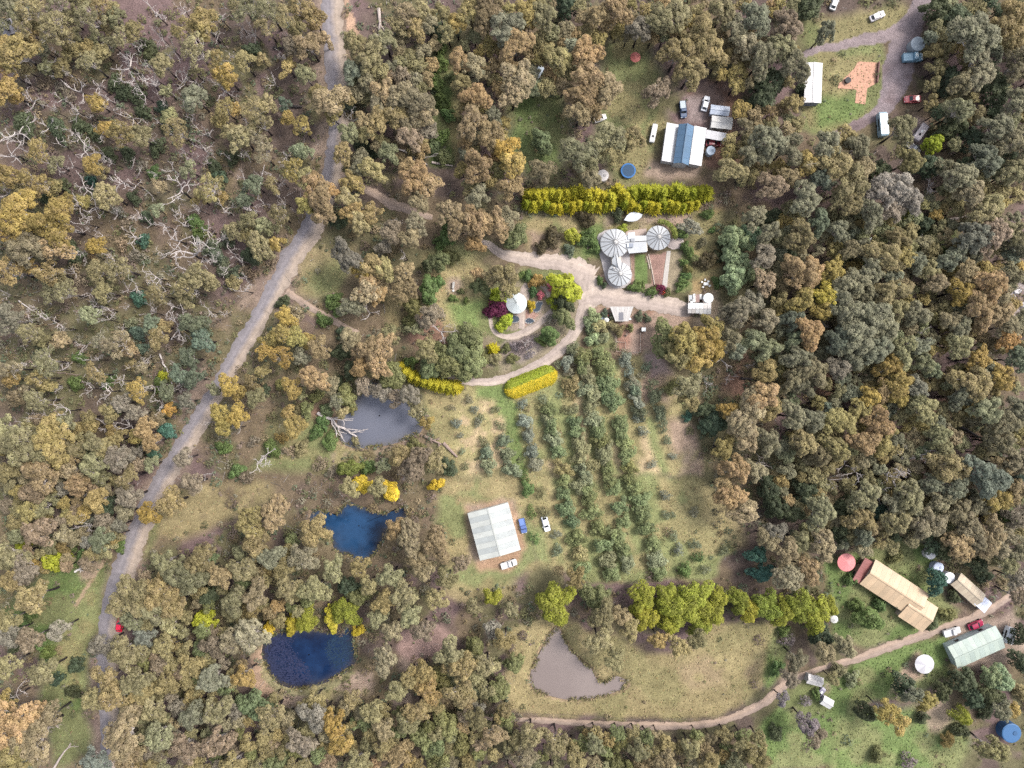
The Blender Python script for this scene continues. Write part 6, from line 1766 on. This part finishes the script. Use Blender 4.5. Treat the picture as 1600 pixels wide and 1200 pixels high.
# ------------------------------------------------------------------ tents, umbrellas, small things
def parasol(px, py, rpx, h, col, label, n=10, name='sun_umbrella', cat='umbrella', col2=None):
    x, y, _ = W(px, py, h)
    t = empty(name, (x, y, 0)); tag(t, label, cat)
    r = rpx * S
    for k in range(n):
        a, b = 6.2832 * k / n, 6.2832 * (k + 1) / n
        m = MB()
        vs = [(0, 0, h + .45), (r * math.cos(a), r * math.sin(a), h - .15), (r * 1.0 * math.cos((a + b) / 2), r * math.sin((a + b) / 2), h - .1), (r * math.cos(b), r * math.sin(b), h - .15)]
        m.add(vs + [(p, q, z - .03) for p, q, z in vs], [(0, 1, 2, 3), (7, 6, 5, 4), (1, 5, 6, 2), (2, 6, 7, 3)])
        m.build('canopy_panel', OBJPAINT, t, color=(col2 if col2 and k % 2 else col))
    MB().cyl((0, 0), .04, 0, h + .5, 6).build('pole', STEEL, t)
    MB().cyl((0, 0), .3, 0, .08, 12).build('base', CONC, t)
    return t


parasol(1323, 879, 14, 2.6, (.48, .165, .17), 'large pink sun umbrella half under an orange-tan tree near the farmhouse', 12)
parasol(1445, 1038, 15, 2.5, (.42, .415, .44), 'round white tent on the lawn below the farm track', 8, 'garden_tent', 'tent', (.34, .335, .365))
gabled('garden_shed', 'small whitish shed, upper one at the farm track bend', 'shed', 1274, 1064, 15, 25, 75, 2.2, .7, [(.40, .385, .385), (.36, .35, .35)], (.3, .3, .3), 5)
gabled('garden_shed', 'small bright white shed, lower one at the farm track bend', 'shed', 1293, 1098, 15, 18, 60, 2.2, .6, [(.46, .455, .46)], (.35, .35, .36), 4)
vehicle('boat_trailer', 'trailer', 'tiny dark trailer between the two small white sheds', 1283, 1081, 50, 2.8, 1.5, 1.1, (.16, .15, .20), 'caravan')
parasol(1304, 968, 6, 2.1, (.48, .48, .475), 'small white umbrella at the end of the yellow-green trees', 8)
parasol(993, 89, 8, 2.0, (.30, .09, .08), 'dull red umbrella on the northern grass clearing', 8)
parasol(948, 500, 3.8, 1.6, (.66, .65, .63), 'tiny white umbrella beside the workshop', 8)
# shade sail against the hedge
ss = empty('shade_sail', W(989, 339)); tag(ss, 'pale grey leaf-shaped shade sail under the golden hedge', 'shade sail')
prof = [(975, 344), (979, 337.5), (984, 333), (990, 331), (998, 332), (1004, 335.5), (1001, 340.5), (996, 344.5), (989, 346), (982, 345.5)]
o_ = ss.location
top = [(W(x, y, 2.4)[0] - o_.x, W(x, y, 2.4)[1] - o_.y, 2.4 + .25 * math.sin(i * 1.3)) for i, (x, y) in enumerate(prof)]
cen = (sum(p[0] for p in top) / 10, sum(p[1] for p in top) / 10, 2.25)
m = MB(); m.add([cen] + top + [(x, y, z - .04) for x, y, z in top], [(0, 1 + (i + 1) % 10, 1 + i) for i in range(10)] + [tuple(range(11, 21))] + [(1 + i, 1 + (i + 1) % 10, 11 + (i + 1) % 10, 11 + i) for i in range(10)])
m.build('sail', plain('sail_cloth', (.40, .42, .45), .8, var=.12, scale=.8), ss)
for i in (0, 3, 5, 8):
    MB().cyl(top[i][:2], .06, 0, 2.6, 6).build('post', STEEL, ss)
# white garden table with chairs on the dry lawn
tb = empty('garden_table', W(1102, 444)); tag(tb, 'white outdoor table on the dry lawn above the tank shed', 'table')
MB().box((0, 0, .72), (1.3, .8, .05)).build('tabletop', PAINTW, tb)
for sx in (-.55, .55):
    for sy in (-.32, .32): MB().box((sx, sy, .35), (.06, .06, .7)).build('leg', PAINTW, tb)


def chair(px, py, rz, label):
    c = empty('garden_chair', W(px, py), rz); tag(c, label, 'chair', 'white chairs round the outdoor table')
    MB().box((0, 0, .44), (.48, .48, .05)).build('seat', PAINTW, c)
    MB().box((-.22, 0, .72), (.05, .48, .5)).build('backrest', PAINTW, c)
    for sx in (-.2, .2):
        for sy in (-.2, .2): MB().box((sx, sy, .21), (.05, .05, .42)).build('leg', PAINTW, c)


for k, (x, y, rz) in enumerate(((1096, 441, 0), (1098, 449, 1.2), (1106, 440, 2.8), (1108, 447, 3.6), (1101, 437.5, -1.4))):
    chair(x, y, rz, ('white garden chair at the house end of the outdoor table', 'white garden chair by the table corner nearer the tank shed and the house', 'white garden chair by the table corner nearer the long hedge and the forest',
                     'white garden chair at the forest end of the outdoor table', 'white garden chair on the long-hedge side of the outdoor table')[k])
# bench on the lawn
bn = empty('garden_bench', W(709, 446), 1.45); tag(bn, 'pale bench on a worn patch in the middle of the western lawn', 'bench')
MB().box((0, 0, .45), (1.9, .5, .07)).build('seat', CONC, bn)
MB().box((0, .28, .75), (1.9, .07, .5)).build('backrest', CONC, bn)
for sx in (-.75, .75): MB().box((sx, 0, .2), (.12, .45, .42)).build('leg', CONC, bn)
MB().box((-1.5, -.1, .25), (.5, .5, .5)).build('footstool', PAINTW, bn)
# small white hut by the vegetable plot
hu = empty('garden_hut', W(1004, 515)); tag(hu, 'tiny white roofed hut with dark walls by the vegetable plot', 'hut')
MB().box((0, 0, .9), (1.0, 1.3, 1.8)).build('wall', plain('dark_boards', (.11, .085, .075), .9), hu)
MB().box((0, -.1, 1.86), (1.15, 1.0, .08), rx=.1).build('roof', PAINTW, hu)
MB().box((0, -.67, .8), (.6, .05, 1.5)).build('door', TIMBER, hu)
# yard clutter near the workshop
for (x, y, sz, c, nm, lab) in ((946, 494, (.9, .6, .7), (.55, .17, .04), 'plastic_tub', 'orange plastic tub beside the workshop'), (949, 493, (.5, .5, .6), (.35, .05, .05), 'storage_crate', 'small red crate beside the orange tub'), (942, 497, (1.2, .7, .8), (.16, .19, .23), 'storage_crate', 'blue-grey crate near the orange tub'), (984, 498.5, (.5, .5, .6), (.6, .6, .6), 'storage_crate', 'little white crate at the corner of the workshop roof')):
    b = empty(nm, W(x, y), .3); tag(b, lab, 'tub' if 'tub' in nm else 'crate')
    MB().prism([(-sz[0] / 2, -sz[1] / 2), (sz[0] / 2, -sz[1] / 2), (sz[0] / 2, sz[1] / 2), (-sz[0] / 2, sz[1] / 2)], 0, sz[2], 1.12).build('body', OBJPAINT, b, color=c)
    MB().box((0, 0, sz[2] + .03), (sz[0] * 1.15, sz[1] * 1.15, .05)).build('lid', OBJPAINT, b, color=[v * 1.1 for v in c])


# fences: posts and rails are parts ---------------------------------------------------
def fence(label, pts, h=1.1, step=3.0, rails=2, mat=None, cat='fence', rad=.014, prad=.06):
    f = empty('wire_fence' if rails > 1 else 'rail_fence', W(*pts[0])); tag(f, label, cat)
    o = Vector(f.location)
    P = [Vector(W(*p)) - o for p in pts]
    pm = MB().cyl((0, 0), prad, -.1, h, 6).mesh('post', TIMBER)
    for a, b in zip(P, P[1:]):
        n = max(1, int((b - a).length / step))
        for k in range(n):
            link('post', pm, f, tuple(a + (b - a) * (k / n)))
    link('post', pm, f, tuple(P[-1]))
    for r_ in range(rails):
        z = h * (.45 + .5 * r_ / max(1, rails - 1))
        MB().tube([p + Vector((0, 0, z)) for p in P], [rad] * len(P), 4).build('wire', mat or plain('rusty_wire', (.14, .12, .11), .7), f)


PALE = plain('pale_timber', (.40, .34, .29), .8, var=.2)
fence('low pale rail fence enclosing the bare vegetable plot', [(962, 524), (962, 549), (1000, 551), (1000, 520)], .9, 2.0, 2, PALE, rad=.05)
fence('short inner rail fence dividing the vegetable plot', [(962, 534), (977, 535), (977, 550)], .8, 2.0, 2, PALE, rad=.05)
fence('wire fence along the tan paddock and the farm track', [(1214, 985), (1210, 1020), (1200, 1056), (1187, 1090), (1160, 1108), (1100, 1121), (1000, 1123), (880, 1115), (770, 1113)], 1.1, 4.0, 2)
fence('wire fence crossing the grassy corner beside the gravel road', [(68, 1085), (98, 1125), (120, 1160), (140, 1200)], 1.1, 4.0, 2)
# rusty debris heap
dh = empty('debris_heap', W(1356, 373)); tag(dh, 'small heap of rusty brown boards with one white sheet in the green gap', 'heap')
rh = np.random.default_rng(8)
bm = MB().box((0, 0, 0), (2.0, .16, .08)).mesh('board', plain('rusty_board', (.14, .075, .06), .9, var=.4))
for k in range(26):
    b = link('board', bm, dh, (rh.normal(0, .55), rh.normal(0, .55), .1 + .03 * k), rh.uniform(0, 3.14), (rh.uniform(.5, 1), 1, 1))
    b.rotation_euler = (rh.normal(0, .15), rh.normal(0, .2), rh.uniform(0, 3.14))
MB().box((.2, -.3, .95), (1.0, .5, .05), rz=.4, rx=.1).build('white_sheet', PAINTW, dh)
# pale rock outcrop in the eastern forest
for k, (x, y, r_, c) in enumerate(((1590, 456, 9, .40), (1597, 476, 8, .46), (1583, 464, 5, .33), (1598, 490, 6, .42))):
    rk = empty('flat_rock', W(x, y)); tag(rk, ['broad pale rock, uppermost of the outcrop at the forest edge', 'bluish pale rock at the rim of the outcrop', 'small dull rock beside the broad pale one', 'lowest pale rock of the outcrop beside a grey stem'][k], 'rock')
    m = MB(); n = 11
    ring = [(math.cos(6.283 * i / n) * r_ * S * rh.uniform(.7, 1.1), math.sin(6.283 * i / n) * r_ * S * .7 * rh.uniform(.7, 1.1)) for i in range(n)]
    m.prism(ring, -.2, .45, .72)
    m.build('stone', plain('pale_rock%d' % k, (c, c * .97, c * 1.0), .9, var=.25, scale=1.2), rk)
# brick plot beside the trailer home: laid pavers and a low dark wall
bp = [(1334, 108), (1341, 96), (1371, 98), (1368, 131), (1355, 138), (1352, 163), (1336, 161), (1338, 140), (1309, 138), (1311, 130)]
tag(MB().prism([W(x, y)[:2] for x, y in bp], 0, .05).build('brick_paving', plain('orange_paving', (.36, .205, .145), .9, var=.3, scale=1.5)), kind='structure')
lw = empty('low_wall', W(1370, 115)); tag(lw, 'low dark wall along the edge of the orange brick paving', 'wall')
a, b = Vector(W(1372, 98)) - Vector(lw.location), Vector(W(1369, 131)) - Vector(lw.location)
bk = MB().box((0, 0, 0), (.34, .62, .27)).mesh('brick', plain('dark_brick', (.13, .075, .07), .9, var=.3))
for c_ in range(3):
    for k in range(9):
        p = a + (b - a) * ((k + .5 + .25 * (c_ % 2)) / 9.4)
        link('brick', bk, lw, (p.x, p.y, .14 + .29 * c_), .08)
bb = empty('fire_drum', W(1323, 127)); tag(bb, 'dark fire drum on the orange brick paving', 'drum')
MB().cyl((0, 0), .75, 0, .8, 16).build('drum', plain('black_iron', (.03, .028, .03), .7), bb); MB().cyl((0, 0), .85, .8, .9, 16).build('lid', plain('black_iron', (.03, .028, .03), .7), bb)
dr = empty('orange_drum', W(232.5, 1028)); tag(dr, 'small orange drum with a pale lid in the shade beside the forest road', 'drum')
MB().cyl((0, 0), .38, 0, .85, 14).build('drum', OBJPAINT, dr, color=(.55, .18, .03)); MB().cyl((0, 0), .25, .85, .95, 12).build('lid', OBJPAINT, dr, color=(.66, .6, .5))

# ------------------------------------------------------------------ uncountable ground cover: scrub, grass tufts, litter sticks
def sample_ground(px, py, arr):
    ix = np.clip(np.searchsorted(GX, (px - 800) * S), 0, NX - 1)
    iy = np.clip(np.searchsorted(GY, (600 - py) * S), 0, NY - 1)
    return arr[iy, ix]


ROADMASK = np.zeros((NY, NX), dtype=bool)
for ln in (ROAD, TRACK_W, TRACK_NW, TRACK_NE, LOOP, EAST, SOUTH, GPATH, TOPDRIVE, TOPDRIVE2):
    ROADMASK |= inside(band(catmull(ln, 8), 1), PX, PY)
for poly in list(DAMS.values()) + [terr]:
    ROADMASK |= inside(poly, PX, PY)
CLEAN = ROADMASK.copy()
for poly in ([(930, 355), (1070, 355), (1070, 455), (940, 455)], [(1325, 90), (1375, 90), (1370, 165), (1300, 145)], [(765, 445), (865, 445), (865, 525), (765, 525)], [(720, 770), (820, 770), (830, 890), (730, 890)]):
    CLEAN |= inside(poly, PX, PY)
FORB = 1 - np.clip(GRASSY * 1.6, 0, 1)
OPEN = np.zeros((NY, NX), dtype=bool)
for poly in ([(660, 560), (1090, 550), (1100, 910), (700, 910), (690, 700)], [(800, 340), (1130, 325), (1130, 520), (940, 545), (760, 590), (650, 400)], [(700, 745), (1110, 745), (1110, 900), (700, 900)], [(830, 970), (1600, 960), (1600, 1200), (1200, 1200), (830, 1125)], [(940, 60), (1460, 10), (1450, 220), (1000, 300)]):
    OPEN |= inside(poly, PX, PY)
rf = np.random.default_rng(99)

# scrub: little leaf clumps all over the forest floor
n = 26000
px, py = rf.uniform(-60, 1660, n), rf.uniform(-60, 1260, n)
ok = ~sample_ground(px, py, CLEAN) & (rf.random(n) < np.where(sample_ground(px, py, OPEN), .06, .25 + .75 * sample_ground(px, py, FORB))) & (sample_ground(px, py, N_MID) + rf.normal(0, .06, n) > .40)
px, py = px[ok], py[ok]
cent = np.stack([(px - 800) * S, (600 - py) * S, rf.uniform(.1, .6, len(px))], 1)
rad = np.clip(rf.lognormal(-.5, .5, len(px)), .25, 1.7)
base = np.array([(.120, .118, .058), (.150, .118, .068), (.095, .10, .055), (.135, .125, .092), (.085, .105, .068), (.17, .135, .085), (.13, .10, .085)])
cc = base[rf.integers(0, len(base), len(px))] * rf.uniform(.75, 1.25, (len(px), 1))
V, F, T = leaf_cloud(rf, cent, rad, 7, .34, shell=.35)
cnt = np.array([max(8, int(7 * 4.2 * r_ * r_)) for r_ in rad])
cf = np.repeat(cc, cnt, 0) * (.65 + .7 * T)[:, None]
tag(link('undergrowth', mesh_arrays('undergrowth', V, F, STUFF, col=cf)), kind='stuff')

# grass: short tufts where the ground is grassy
n = 150000
px, py = rf.uniform(-30, 1630, n), rf.uniform(-30, 1230, n)
g = sample_ground(px, py, GRASSY)
ok = ~sample_ground(px, py, ROADMASK) & (rf.random(n) < g * .9 + .05) & ~inside([(940, 362), (1042, 358), (1042, 395), (1040, 452), (1012, 452), (985, 440), (945, 450)], px, py)
px, py = px[ok], py[ok]
col = sample_ground(px, py, PAINT)
m_ = len(px)
th = rf.uniform(0, 3.14, m_)
hgt = rf.uniform(.08, .30, m_); wd = rf.uniform(.10, .24, m_); lean = rf.uniform(.1, .4, m_)
x, y = (px - 800) * S, (600 - py) * S
a = np.stack([np.cos(th) * wd, np.sin(th) * wd, np.zeros(m_)], 1)
b = np.stack([-np.sin(th) * lean, np.cos(th) * lean, hgt], 1)
c0 = np.stack([x, y, np.zeros(m_) - .03], 1)
V = np.stack([c0 - a, c0 + a, c0 + a * .6 + b, c0 - a * .6 + b], 1).reshape(-1, 3)
cf = col * rf.uniform(.72, 1.38, (m_, 1)) * (1 + rf.normal(0, .06, (m_, 3)))
tag(link('grass', mesh_arrays('grass', V, np.arange(len(V)).reshape(-1, 4), STUFF, col=np.clip(cf, .01, .9))), kind='stuff')

# reeds and rushes round the dams
RX, RY, RC = [], [], []
for k, poly in DAMS.items():
    nn = len(poly)
    for i in range(nn):
        (x0, y0), (x1, y1) = poly[i], poly[(i + 1) % nn]
        L = math.hypot(x1 - x0, y1 - y0)
        dens = .5 + .5 * math.sin(i * 2.4 + len(k))
        m_ = int(L * 3.2 * dens)
        t_ = rf.random(m_)
        cx, cy = sum(p[0] for p in poly) / nn, sum(p[1] for p in poly) / nn
        g_ = 1 + rf.normal(.012, .028, m_)
        RX.append(cx + (x0 + (x1 - x0) * t_ - cx) * g_); RY.append(cy + (y0 + (y1 - y0) * t_ - cy) * g_)
RX, RY = np.concatenate(RX), np.concatenate(RY)
m_ = len(RX)
x, y = (RX - 800) * S, (600 - RY) * S
th = rf.uniform(0, 6.28, m_); ln_ = rf.uniform(.3, .9, m_); hh = rf.uniform(.3, 1.0, m_)
c0 = np.stack([x, y, np.full(m_, -.4)], 1)
d_ = np.stack([np.cos(th) * ln_, np.sin(th) * ln_, hh], 1)
s_ = np.stack([-np.sin(th), np.cos(th), np.zeros(m_)], 1) * rf.uniform(.05, .14, (m_, 1))
V = np.stack([c0 - s_, c0 + s_, c0 + d_ + s_ * .4, c0 + d_ - s_ * .4], 1).reshape(-1, 3)
cf = np.array([(.17, .15, .07), (.12, .13, .055), (.22, .18, .10), (.10, .085, .05)])[rf.integers(0, 4, m_)] * rf.uniform(.7, 1.25, (m_, 1))
tag(link('reeds', mesh_arrays('reeds', V, np.arange(len(V)).reshape(-1, 4), STUFF, col=cf)), kind='stuff')

# dry sticks and fallen bark
n = 9000
px, py = rf.uniform(-40, 1640, n), rf.uniform(-40, 1240, n)
w_ = np.where(px < 520, 1.0, np.where(px > 1180, .55, .3))
ok = ~sample_ground(px, py, CLEAN) & ~sample_ground(px, py, OPEN) & (rf.random(n) < w_ * sample_ground(px, py, FORB))
px, py = px[ok], py[ok]; m_ = len(px)
th = rf.uniform(0, 6.28, m_); L = rf.lognormal(-.1, .6, m_) * 1.1; wd = rf.uniform(.025, .07, m_)
x, y = (px - 800) * S, (600 - py) * S
d = np.stack([np.cos(th) * L, np.sin(th) * L, rf.uniform(-.02, .3, m_)], 1)
s_ = np.stack([-np.sin(th) * wd, np.cos(th) * wd, np.zeros(m_)], 1)
u_ = np.zeros((m_, 3)); u_[:, 2] = wd * 1.4
c0 = np.stack([x, y, np.full(m_, .05)], 1)
P8 = np.stack([c0 - s_, c0 + s_, c0 + u_, c0 + d - s_ * .5, c0 + d + s_ * .5, c0 + d + u_ * .5], 1).reshape(-1, 3)
k = np.arange(m_)[:, None] * 6
F = np.concatenate([k + np.array([[0, 1, 4, 3]]), k + np.array([[1, 2, 5, 4]]), k + np.array([[2, 0, 3, 5]])], 0)
tone = rf.choice([.42, .30, .20, .10], m_, p=[.35, .3, .2, .15])
cf = np.stack([tone, tone * .92, tone * .9], 1)
tag(link('fallen_sticks', mesh_arrays('fallen_sticks', P8, F, STUFF, col=np.concatenate([cf, cf, cf]))), kind='stuff')

# ------------------------------------------------------------------ what each plant is called: its colour and its place in the row outward from a landmark
groups = {}
for rec in PLANTS:
    root, kind, word, px, py = rec
    lm = min(range(len(LANDMARKS)), key=lambda i: math.hypot(LANDMARKS[i][1] - px, LANDMARKS[i][2] - py))
    groups.setdefault((kind, word, lm), []).append((math.hypot(LANDMARKS[lm][1] - px, LANDMARKS[lm][2] - py), root))
NOUN = {'bush': 'bush', 'olive': 'olive tree', 'snag': 'dead tree', 'tree': 'forest tree', 'gum tree': 'gum tree', 'leafy tree': 'leafy tree', 'sapling': 'slender young tree'}
for (kind, word, lm), lst in groups.items():
    lst.sort(key=lambda t: t[0])
    for i, (_, root) in enumerate(lst):
        if len(lst) == 1:
            root['label'] = f'the one {word} {NOUN[kind]} near the {LANDMARKS[lm][0]}'
        else:
            root['label'] = f'{word} {NOUN[kind]}, {ORD[min(i, 49)]} out from the {LANDMARKS[lm][0]}'
